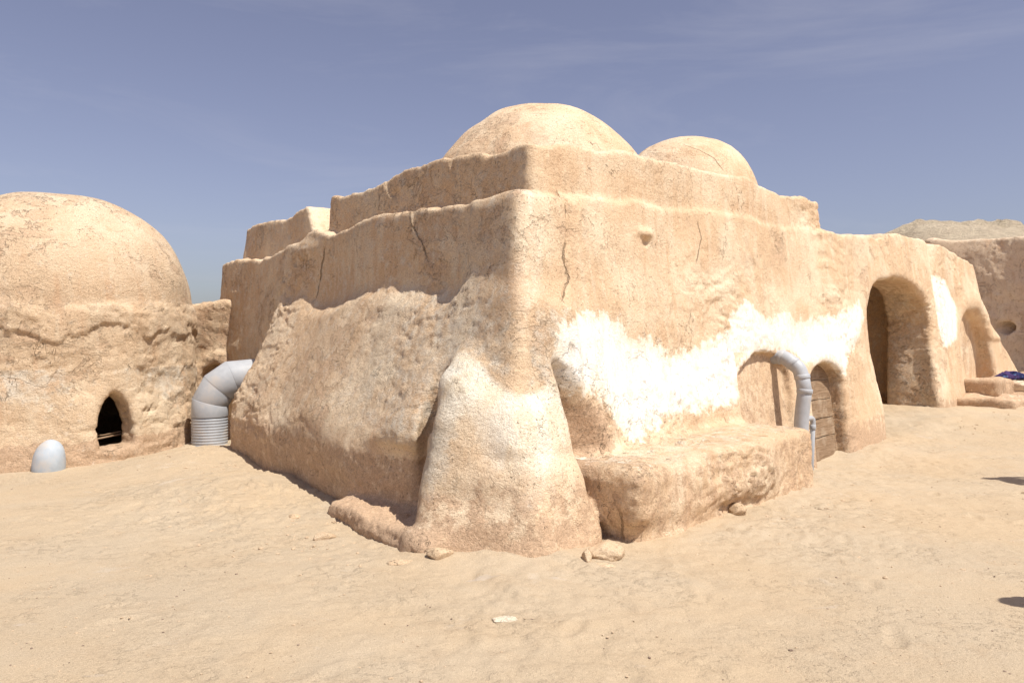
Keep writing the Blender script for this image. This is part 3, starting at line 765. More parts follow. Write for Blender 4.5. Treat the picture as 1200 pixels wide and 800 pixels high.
for k in range(2):
    bm = bmesh.new()
    c = Vector((HC[0] + wn[0] * 1.62, HC[1] + wn[1] * 1.62, .27 + .035 * k)); tt = Vector((wt[0], wt[1], 0))
    tube_bm(bm, [c + tt * -.30 + Vector((0, 0, -.03 + .05 * k)), c + Vector((0, 0, .0)), c + tt * .32 + Vector((0, 0, .035))], .012 - .003 * k, 7)
    o = bm_obj('stick', bm, M_WOOD); 
    tag(o, ['thicker pale stick lying across the bottom of the hut window', 'thinner stick just above the other one in the hut window'][k], 'stick', 'sticks in the hut window')

# ------------------------------------------------------------------ generic mud lumps / walls through the same extractor
def mud_mesh(sdf, lo, hi, h, mat, amp=1.0, marks=(0, .4, .4)):
    V, F = surface_nets(sdf, lo, hi, h); V = laplace(V, F, 1, .6).astype(np.float32)
    V = relief(V, vert_normals(V, F), amp, .5); NN = vert_normals(V, F)
    at_ = np.tile(np.array([*marks, 0.0]), (len(V), 1))
    return V, F, NN, at_
# link wall between hut and house
def link_sdf(P):
    X, Y, Z = P[:, 0], P[:, 1], P[:, 2]
    lw = vnoise(P, 1.2, 91) * .05 + vnoise(P, 3, 92) * .03
    a = smax(np.abs(Y - 12.75 + .12 * Z) - .28, np.abs(X + 4.95) - .82, .08)
    a = smax(a, Z - 2.14 - .08 * vnoise(P, 2.5, 93), .10)
    # mud collar where the duct once entered
    c = np.sqrt((X + 4.72) ** 2 * 1.1 + (Z - .92) ** 2)
    ring = np.sqrt((c - .32) ** 2 + (Y - 12.35) ** 2) - .13
    a = smin(a + lw, ring + lw * .5, .08)
    return smax(a, -smax(c - .24, np.abs(Y - 12.0) - .65, .05), .04)
Vl, Fl, Nl, Al = mud_mesh(link_sdf, (-6.1, 11.6, -.2), (-3.9, 13.4, 2.5), .035, M_HUT, 1.0, (0, .35, .45))
o = link('link_wall', mesh_from('link_wall', Vl, Fl, [M_HUT], Al, Nl)); tag(o, 'short rough mud wall with a hollow collar, between the domed hut and the big house', 'wall')

# rear right compound wall
def rear_sdf(P):
    X, Y, Z = P[:, 0], P[:, 1], P[:, 2]
    lw = vnoise(P, .6, 95) * .10 + vnoise(P, 1.8, 96) * .04
    # curved wall: inside of a big circle, centre towards the camera-left
    cx, cy, r0 = 8.9, 19.3, 8.6
    r = np.hypot(X - cx, Y - cy)
    a = smax(np.abs(r - r0 - .75 + .10 * (4 - Z) * .5) - .75, Z - 4.9 + .05 * (X - 15) - .10 * vnoise(P, .8, 97), .12)
    a = smax(a, (Y - 26.2), .15); a = smax(a, 14.0 - X, .2); a = smax(a, 17.0 - Y, .2)
    h = np.sqrt(((Y - 24.4) / .9) ** 2 + (Z - 1.9) ** 2) - .21
    h = smax(smax(h, 13 - X, .1), X - 16.9, .05)
    return smax(a + lw, -h, .06)
Vr, Fr, Nr, Ar = mud_mesh(rear_sdf, (13.6, 16.6, -.2), (18.8, 26.8, 5.4), .06, M_FAR, 1.0, (0, .3, .42))
o = link('compound_wall', mesh_from('compound_wall', Vr, Fr, [M_FAR], Ar, Nr)); tag(o, 'tall curved mud wall with a small dark hole, behind the steps at the right edge', 'wall')

# steps at the far end of the facade
stp = thing('mud_steps', tuple(fac_pt(20.5, .1, .8)), 'two low rounded mud steps along the foot of the sloping wall end, right', 'steps')
def step_obj(s0, s1, dout, zt, seed, nm='step', cutout=None):
    def f(P):
        X, Y, Z = P[:, 0], P[:, 1], P[:, 2]
        s = X * u[0] + Y * u[1]; nn = X * n[0] + Y * n[1]
        lw = vnoise(P, 1.0, seed) * .13 + vnoise(P, 2.6, seed + 1) * .06
        d = smax(np.abs(s - (s0 + s1) / 2) - (s1 - s0) / 2, np.abs(nn + 3.9 - dout / 2) - dout / 2, .09)
        return smax(d, Z - zt, .08) + lw * .7
    c = [solve_sn(a, b) for a in (s0 - .2, s1 + .2) for b in (-4.1, -3.7 + dout)]
    lo = (min(q[0] for q in c), min(q[1] for q in c), -.15); hi = (max(q[0] for q in c), max(q[1] for q in c), zt + .25)
    a, b, c_, d = mud_mesh(f, lo, hi, .045, M_PL, 1.3, (0, .35, .62))
    return link(nm, mesh_from(nm, a, b, [M_PL], d, c_), stp, tuple(stp.location))
step_obj(17.6, 26.5, 1.10, .36, 101); step_obj(18.4, 27, .62, .68, 105)

# ------------------------------------------------------------------ stones and clods
M_CLOD = plaster('clod', warm=(.58, .42, .27), pale=(.66, .51, .35), grit=.8)
M_ROCK = plaster('pale rock', warm=(.72, .60, .45), pale=(.78, .68, .53), grit=.8)
def rock(name, loc, dim, rot, seed, mat, sub=4, amp=.22, label=None, cat='rock', group=None, flat=.0):
    bm = bmesh.new(); bmesh.ops.create_icosphere(bm, subdivisions=sub, radius=1)
    P = np.array([q.co[:] for q in bm.verts], np.float32)
    d = 1 + amp * fbm(P, 1.1, 4, seed, .55) * 1.6 + .05 * sstep(fbm(P, 2.5, 3, seed + 5), 0, .05)
    Pn = P * d[:, None]
    # knock some flat faces into it
    rs = np.random.RandomState(seed)
    for _ in range(7):
        q = rs.randn(3); q /= np.linalg.norm(q); h = Pn @ q; lim = .72 + .2 * rs.rand()
        Pn = Pn - np.outer(np.clip(h - lim, 0, None) * .85, q)
    for q, c in zip(bm.verts, Pn): q.co = Vector((float(c[0]) * dim[0], float(c[1]) * dim[1], float(c[2]) * dim[2]))
    bmesh.ops.rotate(bm, verts=bm.verts[:], matrix=Matrix.Rotation(rot, 3, 'Z'))
    me = bpy.data.meshes.new(name); bm.to_mesh(me); bm.free(); me.materials.append(mat)
    ca = me.color_attributes.new('marks', 'FLOAT_COLOR', 'POINT'); ca.data.foreach_set('color', np.tile([0, .3, .35, 0.], len(me.vertices)))
    me.polygons.foreach_set('use_smooth', np.full(len(me.polygons), True)); me.update()
    o = link(name, me); o.location = loc; tag(o, label, cat, group); return o
def gat(px, py, z=0.0):
    for _ in range(4):
        Y = (CAMZ - z) * 900 / (py - 395); X = (px - 600) / 900 * Y; z = ghs(X, Y)
    return X, Y, z
def put_rock(px, py, dim, rot, seed, mat, label, cat='rock', sink=.3, **k):
    x, y, z = gat(px, py); return rock(cat if cat != 'rock' else 'rock', (x, y, z + dim[2] * (1 - sink) - .01), dim, rot, seed, mat, label=label, cat=cat, **k)
G1 = 'broken mud lumps at the foot of the corner buttress'
put_rock(712, 656, (.155, .11, .075), .3, 201, M_CLOD, 'largest flat mud lump lying between the buttress and the bench', 'clod', group=G1)
put_rock(688, 661, (.035, .05, .075), .1, 202, M_CLOD, 'narrow upright mud lump left of the largest lump by the bench', 'clod', group=G1)
put_rock(708, 666, (.10, .045, .028), -.2, 203, M_CLOD, 'thin mud slab lying in front of the largest lump', 'clod', group=G1)
put_rock(698, 655, (.05, .05, .05), .5, 204, M_CLOD, 'small mud lump squeezed behind the narrow upright one', 'clod', group=G1)
put_rock(380, 632, (.085, .06, .04), .4, 210, M_CLOD, 'brown clod lying alone on the sand left of the footing', 'clod')
put_rock(470, 661, (.10, .05, .022), .1, 211, M_CLOD, 'flat clod on the sand just below the footing end', 'clod')
put_rock(515, 655, (.09, .07, .055), .1, 213, M_CLOD, 'sandy lump against the left toe of the buttress', 'clod')
put_rock(592, 727, (.075, .045, .018), .2, 214, M_ROCK, 'pale flat chip of plaster on the open sand in front of the house', 'plaster chip')
put_rock(864, 603, (.085, .08, .07), .2, 215, M_CLOD, 'round stone tucked under the middle of the bench front', 'rock')
put_rock(4, 545, (.27, .22, .16), .2, 216, M_ROCK, 'pale boulder at the very left edge beside the domed hut', 'rock', sink=.2)
put_rock(1030, 517, (.05, .05, .04), .2, 217, M_ROCK, 'pale pebble on the sand in front of the arch pillar', 'rock')
put_rock(345, 607, (.05, .04, .03), .2, 218, M_CLOD, 'small pale clod left of the lone brown clod', 'clod')
# flat stones on the bench top
bp_ = solve_sn(7.2, -3.28)
rock('rock', (bp_[0], bp_[1], .625), (.11, .06, .03), .7, 230, M_CLOD, label='flat grey stone lying on the right end of the bench top', cat='rock')
# pale rock with the blue cloth
rx_, ry_ = solve_sn(24.0, -3.1)
px_s = at(1188, 460, 17.6)
rk = rock('rock', (px_s[0], px_s[1], .50), (.42, .30, .20), .2, 240, M_ROCK, label='large pale rock on the steps at the right edge, under the blue cloth', cat='rock')

# crumpled blue cloth: a thick draped sheet
def cloth():
    bm = bmesh.new(); n1_, n2_ = 48, 34
    rs = np.random.RandomState(5)
    g = []
    for i in range(n1_):
        row = []
        for j in range(n2_):
            a = i / (n1_ - 1) * 2 - 1; b = j / (n2_ - 1) * 2 - 1
            row.append((a, b))
        g.append(row)
    A = np.array(g, np.float32).reshape(-1, 2)
    # map the square sheet to a bundled ring-like heap
    x = A[:, 0] * .30 + .03 * np.sin(A[:, 1] * 7); y = A[:, 1] * .17
    e = 1 - np.clip(np.abs(A[:, 0]) ** 2.2, 0, 1); e2 = 1 - np.clip(np.abs(A[:, 1]) ** 2.2, 0, 1)
    P3 = np.stack([A[:, 0], A[:, 1], A[:, 0] * 0], 1)
    hgt = .17 * e ** .6 * e2 ** .6 * (1 + .45 * fbm(P3, 1.8, 3, 301)) + .035 * np.abs(vnoise(P3 * np.array([1, 2.2, 1], np.float32), 3.2, 305)) 
    hgt -= .10 * np.exp(-(((A[:, 0] + .15) / .22) ** 2 + ((A[:, 1] + .45) / .35) ** 2))
    y = y + .03 * vnoise(P3, 4, 308); x = x + .03 * vnoise(P3, 4, 309)
    vs = [bm.verts.new((float(a), float(b), float(c))) for a, b, c in zip(x, y, hgt)]
    for i in range(n1_ - 1):
        for j in range(n2_ - 1):
            bm.faces.new((vs[i * n2_ + j], vs[(i + 1) * n2_ + j], vs[(i + 1) * n2_ + j + 1], vs[i * n2_ + j + 1]))
    return bm
M_BLUE, t_, b_ = new_mat('indigo cloth')
pos_ = N(t_, 'ShaderNodeNewGeometry').outputs['Position']
cc = mixc(t_, mr(t_, noise(t_, pos_, 5, 3, .5), .45, .55), (.025, .028, .09), (.06, .035, .11)); cc = mixc(t_, mr(t_, noise(t_, pos_, 16, 3, .5), .60, .66), cc, (.10, .16, .30))
t_.links.new(cc, b_.inputs['Base Color']); b_.inputs['Roughness'].default_value = .9
ob = bm_obj('cloth', cloth(), M_BLUE, loc=(px_s[0] - .10, px_s[1] - .06, .64))
sm = ob.modifiers.new('thick', 'SOLIDIFY'); sm.thickness = .012; sm.offset = 1
tag(ob, 'crumpled dark blue and purple cloth lying on the pale rock by the steps', 'cloth')

# ------------------------------------------------------------------ DOOR with boards
door = bpy.data.objects.new('door', None); COL.objects.link(door); door.parent = house
def rel(o, parent): o.parent = parent
door.location = Vector(fac_pt(10.7, 0, -.17)) - Vector(BASE_H)
dorg = Vector(fac_pt(10.7, 0, -.17))
def uvw(s, z, d): return Vector(fac_pt(s, z, d))
bz = [-.35, .23, .48, .74, 1.0, 1.35]
M_DARK = simple('dark gap', (.05, .035, .025), .9, .1)
for k in range(5):
    z0, z1_ = bz[k] + .008, bz[k + 1] - .008
    bm = bmesh.new(); dd_ = -.165 - .008 * random.random() ; tk = .03
    til = random.uniform(-.006, .006)
    S0, S1 = 10.24 + random.uniform(0, .02), 11.45
    nS = 6; fr = []
    for i in range(nS + 1):
        s = S0 + (S1 - S0) * i / nS; wv = .005 * math.sin(i * 2.1 + k); 
        fr.append([bm.verts.new(uvw(s - .1, z, d + .03) - dorg) for z, d in ((z0 + wv + til * i / 3, dd_), (z1_ + wv - til * i / 4, dd_ + wv * .4), (z1_ + wv - til * i / 4, dd_ - tk), (z0 + wv, dd_ - tk))])
    for a, b in zip(fr, fr[1:]):
        for q in range(4): bm.faces.new((a[q], a[(q + 1) % 4], b[(q + 1) % 4], b[q]))
    bm.faces.new(fr[0]); bm.faces.new(fr[-1][::-1])
    bmesh.ops.bevel(bm, geom=[e for e in bm.edges if e.calc_face_angle(0) > 1], offset=.004, segments=1, affect='EDGES')
    o = bm_obj('plank', bm, M_WOOD, door, smooth=False, loc=(0, 0, 0))

# ------------------------------------------------------------------ grey pipe at the whitewashed wall
def bez(pts, nseg=8):
    out = []
    P = [Vector(p) for p in pts]
    P = [2 * P[0] - P[1]] + P + [2 * P[-1] - P[-2]]
    for i in range(1, len(P) - 2):
        for k in range(nseg):
            t = k / nseg
            out.append(.5 * ((2 * P[i]) + (-P[i - 1] + P[i + 1]) * t + (2 * P[i - 1] - 5 * P[i] + 4 * P[i + 1] - P[i + 2]) * t * t + (-P[i - 1] + 3 * P[i] - 3 * P[i + 1] + P[i + 2]) * t ** 3))
    out.append(P[-2]); return out
sp = 9.2
pb = tuple(fac_pt(sp, 0, .25))
pipe = thing('drain_pipe', pb, 'thick grey jointed pipe curving out of the whitewashed wall, beside the plank door', 'pipe')
def pipe_piece(nm, pts, r, parent, base, mat, seg=24, rads=None):
    bm = bmesh.new(); tube_bm(bm, [Vector(p) - Vector(base) for p in pts], r, seg, rads=rads)
    o = bm_obj(nm, bm, mat, parent, loc=(0, 0, 0))
    md = o.modifiers.new('b', 'BEVEL'); md.width = .003; md.segments = 1; md.limit_method = 'ANGLE'; md.angle_limit = R(60)
    return o
q0 = fac_pt(sp + .04, 1.35, -.14); q1 = fac_pt(sp + .03, 1.355, .03); q2 = fac_pt(sp + .02, 1.28, .17); q3 = fac_pt(sp + .02, 1.12, .265); q4 = fac_pt(sp + .02, .95, .275); q5 = fac_pt(sp, .50, .19); q6 = fac_pt(sp, -.2, .13)
seg_ = [('elbow', [q0, q1, (q1 + q2) / 2 + Vector((0, 0, .012)), q2]), ('elbow', [q2, (q2 + q3) / 2 + Vector((.01, -.01, .02)), q3]), ('elbow', [q3, q4]), ('straight_pipe', [q4, q5, q6])]
for nm, pp in seg_: pipe_piece(nm, bez(pp, 5) if len(pp) > 2 else pp, .086, pipe, pb, M_PVC)
for a, b in ((q2, q3), (q3, q4), (q4, q5), (q1, q2)):
    d_ = (b - a).normalized()
    pipe_piece('collar', [a - d_ * .028, a - d_ * .024, a + d_ * .024, a + d_ * .028], .1, pipe, pb, M_PVC, rads=[.087, .094, .094, .087])
# thin pipe
s2 = 9.43
pb2 = tuple(fac_pt(s2, 0, .25))
pip2 = thing('thin_pipe', pb2, 'thin grey pipe with an elbow standing between the thick pipe and the plank door', 'pipe')
t0 = fac_pt(s2 - .25, .61, .22); t1_ = fac_pt(s2 - .04, .61, .245); t2_ = fac_pt(s2, .57, .25); t3_ = fac_pt(s2, .50, .24); t4_ = fac_pt(s2 - .02, -.2, .14)
pipe_piece('elbow', bez([t0, t1_, t2_, t3_], 5), .033, pip2, pb2, M_PVC, 16)
pipe_piece('straight_pipe', [t3_, t4_], .031, pip2, pb2, M_PVC, 16)
pipe_piece('collar', [t3_ + Vector((0, 0, .03)), t3_ - Vector((0, 0, .03))], .038, pip2, pb2, M_PVC, 16)

# ------------------------------------------------------------------ big ribbed duct at the left
DY = 10.95
db = at(245.5, 527, DY); db = (db[0], db[1], ghs(db[0], db[1]))
duct = thing('ventilation_duct', db, 'fat grey ribbed duct bending from the sand into the big house', 'duct')
rD = .247
z_rt = CAMZ - (488 - 395) / 900 * DY
bx_, by_ = db[0] + .0, db[1]
lean = Vector((.0, 0, 0))
bm = bmesh.new(); pts = []; rads = []
z = -.25; k = 0
while z < z_rt:
    pts.append(Vector((0, 0, z - db[2]))); rads.append(rD * (1.0 if k % 4 in (0, 1) else .972)); z += .0100; k += 1
pts = [p for p in pts]; tube_bm(bm, pts, rD, 40, rads=rads)
bm_obj('ribbed_section', bm, M_DUCT, duct, loc=(0, 0, 0))
e = [Vector(at(245.5, 488, DY)), Vector(at(246.5, 471, DY)), Vector(at(256, 454, DY + .02)), Vector(at(272, 443, DY + .08)), Vector(at(300, 440, DY + .25))]
cols = []
def miter_tube(nm, a, b, na, nb, r, seg=40):
    """straight tube from a to b, ends cut by planes with normals na, nb (sheet-metal elbow segment)"""
    bm = bmesh.new(); d = (b - a).normalized(); x = d.cross(Vector((0, 1, .02))).normalized(); y = d.cross(x)
    r0 = []; r1 = []
    for k in range(seg):
        o_ = (x * math.cos(2 * math.pi * k / seg) + y * math.sin(2 * math.pi * k / seg)) * r
        ta = -(o_.dot(na)) / d.dot(na); tb = -(o_.dot(nb)) / d.dot(nb)
        r0.append(bm.verts.new(a + o_ + d * ta - Vector(db))); r1.append(bm.verts.new(b + o_ + d * tb - Vector(db)))
    for k in range(seg): bm.faces.new((r0[k], r0[(k + 1) % seg], r1[(k + 1) % seg], r1[k]))
    bm.faces.new(r0[::-1]); bm.faces.new(r1)
    return bm_obj(nm, bm, M_DUCT, duct, loc=(0, 0, 0))
dirs = [(e[i + 1] - e[i]).normalized() for i in range(4)]
nms = [Vector((0, 0, 1))] + [(dirs[i] + dirs[i + 1]).normalized() for i in range(3)] + [dirs[3]]
for i in range(4):
    o = miter_tube('elbow_segment', e[i], e[i + 1], nms[i], nms[i + 1], rD * (1.012 if i % 2 == 0 else .998))
    md = o.modifiers.new('b', 'BEVEL'); md.width = .006; md.segments = 2; md.limit_method = 'ANGLE'; md.angle_limit = R(40)

# ------------------------------------------------------------------ white plastic cap half buried
wx_, wy_, wz2 = gat(57, 551)
bm = bmesh.new(); bmesh.ops.create_uvsphere(bm, u_segments=40, v_segments=28, radius=1)
for q in bm.verts:
    c = q.co; tz = 1 if c.z > 0 else .9
    k = 1 + .06 * max(0, -c.z) ; sq = (abs(c.z) ** 2.6)
    q.co = Vector((c.x * .178 * k, c.y * .178 * k, (1 if c.z > 0 else -1) * abs(c.z) ** .9 * .30 * tz))
P = np.array([q.co[:] for q in bm.verts], np.float32); dn = fbm(P, 6, 3, 77) * .012
for q, d in zip(bm.verts, dn): q.co += q.co.normalized() * float(d)
bmesh.ops.rotate(bm, verts=bm.verts[:], matrix=Matrix.Rotation(.12, 3, 'Y'))
cap = bm_obj('plastic_cap', bm, M_WHITE, loc=(wx_, wy_, wz2 + .075)); tag(cap, 'white rounded plastic dome half buried in the sand beside the hut', 'plastic dome')

# ------------------------------------------------------------------ PEOPLE standing just outside the right of the frame (their shadows reach in)
M_SKIN = simple('skin', (.45, .27, .19), .6, .05, 8, .3, .0005); M_SHIRT = simple('shirt', (.45, .50, .55), .9, .08, 20, .1); M_TROU = simple('trousers', (.16, .17, .22), .9, .08, 20, .1)
M_HAIR = simple('hair', (.04, .03, .02), .7, .2, 60); M_SHOE = simple('shoe', (.12, .08, .06), .6, .1, 20)
def person(loc, rz, label, shirt, hgt=1.74):
    k = hgt / 1.74; root = thing('person', loc, label, 'person'); root.rotation_euler = (0, 0, rz)
    vs = []; es = []; rad = []
    def V_(x, y, z, r): vs.append((x * k, y * k, z * k)); rad.append(r * k); return len(vs) - 1
    pel = V_(0, 0, .95, .155); wa = V_(0, 0, 1.10, .135); ch = V_(0, -.01, 1.30, .165); sh = V_(0, 0, 1.43, .12); nk = V_(0, 0, 1.50, .058); nk2 = V_(0, -.01, 1.56, .056); hd = V_(0, -.02, 1.63, .098); h2 = V_(0, -.01, 1.69, .085)
    es += [(pel, wa), (wa, ch), (ch, sh), (sh, nk), (nk, nk2), (nk2, hd), (hd, h2)]
    for s in (-1, 1):
        a = V_(s * .10, 0, .86, .10); b = V_(s * .12, -.02, .50, .066); c = V_(s * .13, .02, .10, .045); d = V_(s * .13, .01, .05, .045); f = V_(s * .145, -.15, .035, .038)
        es += [(pel, a), (a, b), (b, c), (c, d), (d, f)]
        a = V_(s * .19, 0, 1.40, .062); b = V_(s * .25, .03, 1.12, .045); c = V_(s * .26, -.06, .89, .031); d = V_(s * .262, -.085, .82, .034)
        es += [(sh, a), (a, b), (b, c), (c, d)]
        for j in range(4):
            p = V_(s * (.262 - .0), -.115 + .02 * j, .775 - .004 * abs(j - 1), .0105); q = V_(s * .256, -.115 + .02 * j, .742 - .004 * abs(j - 1), .009); r_ = V_(s * .243, -.113 + .02 * j, .715, .008)
            es += [(d, p), (p, q), (q, r_)]
        p = V_(s * .245, -.128, .80, .012); q = V_(s * .237, -.143, .77, .0095); es += [(d, p), (p, q)]
    me = bpy.data.meshes.new('body'); me.from_pydata(vs, es, []); o = bpy.data.objects.new('body', me); COL.objects.link(o); o.parent = root
    md = o.modifiers.new('skin', 'SKIN'); md.use_smooth_shade = True
    for i, sv in enumerate(me.skin_vertices[0].data): sv.radius = (rad[i], rad[i]); sv.use_root = (i == 0)
    o.modifiers.new('sub', 'SUBSURF').levels = 2; o.modifiers['sub'].render_levels = 2
    dg = bpy.context.evaluated_depsgraph_get(); m2 = bpy.data.meshes.new_from_object(o.evaluated_get(dg)); o.modifiers.clear(); o.data = m2; m2.name = 'body'
    m2.materials.clear()
    for x in (M_SKIN, shirt, M_TROU, M_SHOE): m2.materials.append(x)
    for p in m2.polygons:
        z = p.center.z / k; x = abs(p.center.x) / k
        p.material_index = 3 if z < .09 else 2 if (z < .98 and x < .215) else 1 if (1.49 > z > 1.12 or (z >= .98 and x < .2 and z < 1.49)) else 0
    # face: eyes, nose, ears, mouth, hair
    def blob(nm, c, r, mt, sq=(1, 1, 1)):
        bm = bmesh.new(); bmesh.ops.create_uvsphere(bm, u_segments=14, v_segments=10, radius=r * k)
        for q in bm.verts: q.co = Vector((q.co.x * sq[0] + c[0] * k, q.co.y * sq[1] + c[1] * k, q.co.z * sq[2] + c[2] * k))
        return bm_obj(nm, bm, mt, root, loc=(0, 0, 0))
    blob('hair', (0, .012, 1.685), .098, M_HAIR, (.93, 1.05, .75))
    blob('nose', (0, -.118, 1.625), .014, M_SKIN, (.9, 1.2, 1.6)); blob('mouth', (0, -.104, 1.585), .02, simple('lips', (.38, .16, .13), .5), (1, .5, .35))
    for s in (-1, 1): blob('eye', (s * .032, -.103, 1.645), .011, M_HAIR); blob('ear', (s * .093, 0, 1.63), .022, M_SKIN, (.45, .8, 1.3))
    return root
def shadow_foot(px, py, hgt):        # where someone stands whose head's shadow falls at that spot
    x, y, z = gat(px, py); L_ = hgt / math.tan(R(SUN_EL)); return (x + SUN_H.x * L_, y + SUN_H.y * L_)
hx, hy = shadow_foot(1166, 561, 1.68); person((hx, hy, ghs(hx, hy)), 1.2, 'standing person in a grey-blue shirt and dark trousers, right of the frame near the house', M_SHIRT)
hx, hy = shadow_foot(1196, 706, 1.64); person((hx, hy, ghs(hx, hy)), 2.0, 'standing person in a pale shirt nearer the camera, right of the frame', simple('pale shirt', (.62, .58, .5), .9, .06, 20, .1), 1.70)

# ------------------------------------------------------------------ GROUND
def axis(a, b, fine, c0, c1, grow=1.03, big=6.0):
    xs = [c0]
    while xs[-1] < c1: xs.append(xs[-1] + fine)
    h = fine
    while xs[-1] < b: h = min(h * grow, big); xs.append(xs[-1] + h)
    l = [c0]; h = fine
    while l[-1] > a: h = min(h * grow, big); l.append(l[-1] - h)
    return np.array(l[:0:-1] + xs, np.float32)
xs = axis(-500, 500, .024, -5.2, 6.6, 1.035, 12); ys = axis(-60, 800, .022, 2.9, 9.0, 1.012, 12)
XX, YY = np.meshgrid(xs, ys, indexing='ij'); Xf, Yf = XX.ravel(), YY.ravel()
Zf = ground_h(Xf, Yf)
P = np.stack([Xf, Yf, 0 * Xf], 1).astype(np.float32)
near = 1 - sstep(np.hypot(Xf, Yf - 6), 9, 30)
# trampled, crusty sand close to the walls; smoother out in the open
s_g = Xf * u[0] + Yf * u[1]; n_g = Xf * n[0] + Yf * n[1]; m_g = Xf * m[0] + Yf * m[1]
dw = np.maximum(n_g + 3.2, m_g + 2.9)
crust = np.clip(1.15 - dw / 2.6, .13, 1) * (.65 + .7 * fbm(P, .8, 3, 401))
a1 = fbm(P, 3.2, 4, 410, .55); a2 = fbm(P, 9.5, 4, 420, .6)
Zf = Zf + near * .035 * np.exp(-np.clip(dw + .25, 0, 9) / .35) * (1 + 1.3 * fbm(P, 2.0, 3, 405))
Zf = Zf + near * crust * (.017 * a1 + .016 * a2 * (1 + 1.3 * np.exp(-np.clip(dw, 0, 9) / .9)) + .010 * sstep(fbm(P, 5.5, 4, 430, .6), .08, .14))
clm = np.exp(-(((Xf + 2.6) / 1.5) ** 2 + ((Yf - 7.3) / 1.1) ** 2)) + .6 * np.exp(-(((Xf - 2.2) / 1.6) ** 2 + ((Yf - 5.9) / .6) ** 2))
Zf = Zf + clm * (.020 * sstep(fbm(P, 8.0, 4, 440, .62), .02, .14) + .012 * sstep(fbm(P * np.array([1, 1.5, 1], np.float32), 15., 3, 445, .6), .05, .2))
# footprints
rs = np.random.RandomState(3)
for _ in range(120):
    fx = rs.uniform(-4.5, 6); fy = rs.uniform(3.2, 9.5); th = rs.uniform(0, 6.28); c, s = math.cos(th), math.sin(th)
    i0, i1 = np.searchsorted(xs, [fx - .25, fx + .25]); j0, j1 = np.searchsorted(ys, [fy - .25, fy + .25])
    gx = XX[i0:i1, j0:j1] - fx; gy = YY[i0:i1, j0:j1] - fy; a = gx * c + gy * s; b = -gx * s + gy * c
    r2 = (a / .13) ** 2 + (b / .05) ** 2
    zz_ = (-.011 * np.exp(-r2 ** 2) + .006 * np.exp(-((np.sqrt(r2) - 1.35) / .3) ** 2)) * rs.uniform(.4, 1.3)
    Zf.reshape(XX.shape)[i0:i1, j0:j1] += zz_
nx, ny = len(xs), len(ys)
ii, jj = np.meshgrid(np.arange(nx - 1), np.arange(ny - 1), indexing='ij'); q = (ii * ny + jj).ravel()
Fg = np.stack([q, q + ny, q + ny + 1, q + 1], 1)
me = mesh_from('ground', np.stack([Xf, Yf, Zf], 1), Fg, [M_SAND])
tag(link('ground', me), kind='structure')
print('ground', nx, ny, 't', round(time.time() - T0, 1))

# rocky hill behind on the right
hx_ = np.linspace(8, 90, 330, dtype=np.float32); hy_ = np.linspace(27, 75, 150, dtype=np.float32)
HX, HY = np.meshgrid(hx_, hy_, indexing='ij'); P = np.stack([HX.ravel(), HY.ravel(), 0 * HX.ravel()], 1)
hz = 7.4 * sstep(HX.ravel(), 13, 21) ** .8 * sstep(HY.ravel(), 28, 38) * (1 - sstep(HX.ravel(), 55, 90)) * (1 - .5 * sstep(HY.ravel(), 50, 75))
rr_ = fbm(P, .22, 6, 501, .6); hz = hz * (1 + .06 * rr_) + np.where(hz > .3, .5 * np.abs(fbm(P, .6, 5, 510, .62)), 0) - .3
hz = hz + .35 * sstep(fbm(P * np.array([.5, 1, 1], np.float32), .5, 4, 515), .0, .06) * (hz > 1)
ii, jj = np.meshgrid(np.arange(len(hx_) - 1), np.arange(len(hy_) - 1), indexing='ij'); q = (ii * len(hy_) + jj).ravel()
def hill_mat():
    mt, t, b = new_mat('hill rock'); pos = N(t, 'ShaderNodeNewGeometry').outputs['Position']
    a = noise(t, pos, .9, 7, .7, .3); f_ = noise(t, mapping(t, pos, (1, 1, 3)), 3.5, 6, .75)
    c = mixc(t, mr(t, a, .35, .65), (.62, .50, .36), (.70, .58, .42)); c = mixc(t, mr(t, f_, .52, .70, 0, .7), c, (.43, .35, .26))
    t.links.new(c, b.inputs['Base Color']); b.inputs['Roughness'].default_value = .95
    bp = N(t, 'ShaderNodeBump'); bp.inputs['Distance'].default_value = .35; t.links.new(f_, bp.inputs['Height']); t.links.new(bp.outputs[0], b.inputs['Normal']); return mt
me = mesh_from('hill', np.stack([HX.ravel(), HY.ravel(), hz], 1), np.stack([q, q + len(hy_), q + len(hy_) + 1, q + 1], 1), [hill_mat()])
tag(link('hill', me), kind='structure')

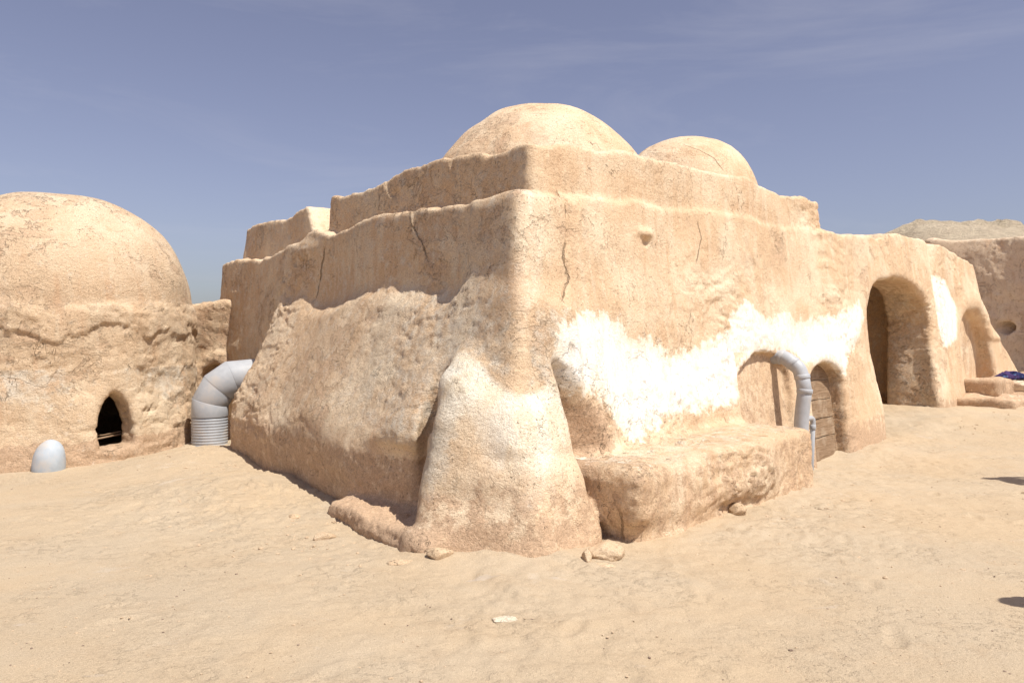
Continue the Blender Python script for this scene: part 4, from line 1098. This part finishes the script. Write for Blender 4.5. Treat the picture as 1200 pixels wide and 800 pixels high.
# ------------------------------------------------------------------ pebbles and crumbs (uncountable)
def scatter(name, mat, count, rmin, rmax, seed, dens, kindlab):
    rs = np.random.RandomState(seed)
    ico = np.array([(0,0,-1),(.72,-.53,-.45),(-.28,-.85,-.45),(-.89,0,-.45),(-.28,.85,-.45),(.72,.53,-.45),(.28,-.85,.45),(-.72,-.53,.45),(-.72,.53,.45),(.28,.85,.45),(.89,0,.45),(0,0,1)], np.float32)
    tri = np.array([(0,1,2),(1,0,5),(0,2,3),(0,3,4),(0,4,5),(1,5,10),(2,1,6),(3,2,7),(4,3,8),(5,4,9),(1,10,6),(2,6,7),(3,7,8),(4,8,9),(5,9,10),(6,10,11),(7,6,11),(8,7,11),(9,8,11),(10,9,11)])
    X, Y = dens(rs, count); n_i = len(X)
    Z = ground_h(X, Y)
    S = (rmin + (rmax - rmin) * rs.rand(n_i) ** 5).astype(np.float32)
    sq = rs.uniform(.5, 1.5, (n_i, 1, 3)).astype(np.float32); sq[:, :, 2] *= .55
    th = rs.uniform(0, 6.28, n_i); c, s = np.cos(th), np.sin(th)
    v0 = ico[None] * sq * (1 + rs.uniform(-.25, .25, (n_i, 12, 3))) * S[:, None, None]
    vx = v0[:, :, 0] * c[:, None] - v0[:, :, 1] * s[:, None]; vy = v0[:, :, 0] * s[:, None] + v0[:, :, 1] * c[:, None]
    V = np.stack([vx + X[:, None], vy + Y[:, None], v0[:, :, 2] + Z[:, None] + .1 * S[:, None]], -1).reshape(-1, 3)
    F = (tri[None] + (np.arange(n_i) * 12)[:, None, None]).reshape(-1, 3)
    me = mesh_from(name, V, F, [mat], smooth=False); o = link(name, me); tag(o, kindlab[0], kindlab[1], kind='stuff'); return o
def d_foot(rs, c):
    a = rs.rand(c); t = np.where(a < .5, 0, 1)
    w1 = solve_vm; k = rs.exponential(.30, c) - .02
    tv = rs.uniform(4.9, 10.3, c); X1 = v[0] * tv + m[0] * (-2.9 + k); Y1 = v[1] * tv + m[1] * (-2.9 + k)
    s = rs.uniform(4.9, 20, c); nn = np.where(s < 8, -3.05, -3.6); X2 = u[0] * s + n[0] * (nn + k); Y2 = u[1] * s + n[1] * (nn + k)
    return np.where(t, X2, X1).astype(np.float32), np.where(t, Y2, Y1).astype(np.float32)
def d_open(rs, c): 
    y = 2.9 + rs.rand(c) ** 1.2 * 11; return ((rs.rand(c) * 2 - 1) * (y * .75)).astype(np.float32), y.astype(np.float32)
M_PEB = simple('mud crumbs', (.47, .35, .235), .95, .2, 60, .05)
M_PEB2 = simple('dark chips', (.22, .16, .12), .95, .3, 60, .05)
scatter('mud_crumbs', M_PEB, 9000, .003, .022, 1, d_foot, ('crumbs of mud strewn along the feet of the walls', 'crumbs'))
scatter('gravel', M_PEB, 7000, .002, .010, 2, d_open, ('sand coloured gravel scattered over the open ground', 'gravel'))
scatter('dark_chips', M_PEB2, 1500, .003, .011, 3, d_open, ('dark chips and straw bits scattered over the sand', 'debris'))
print('done t', round(time.time() - T0, 1))
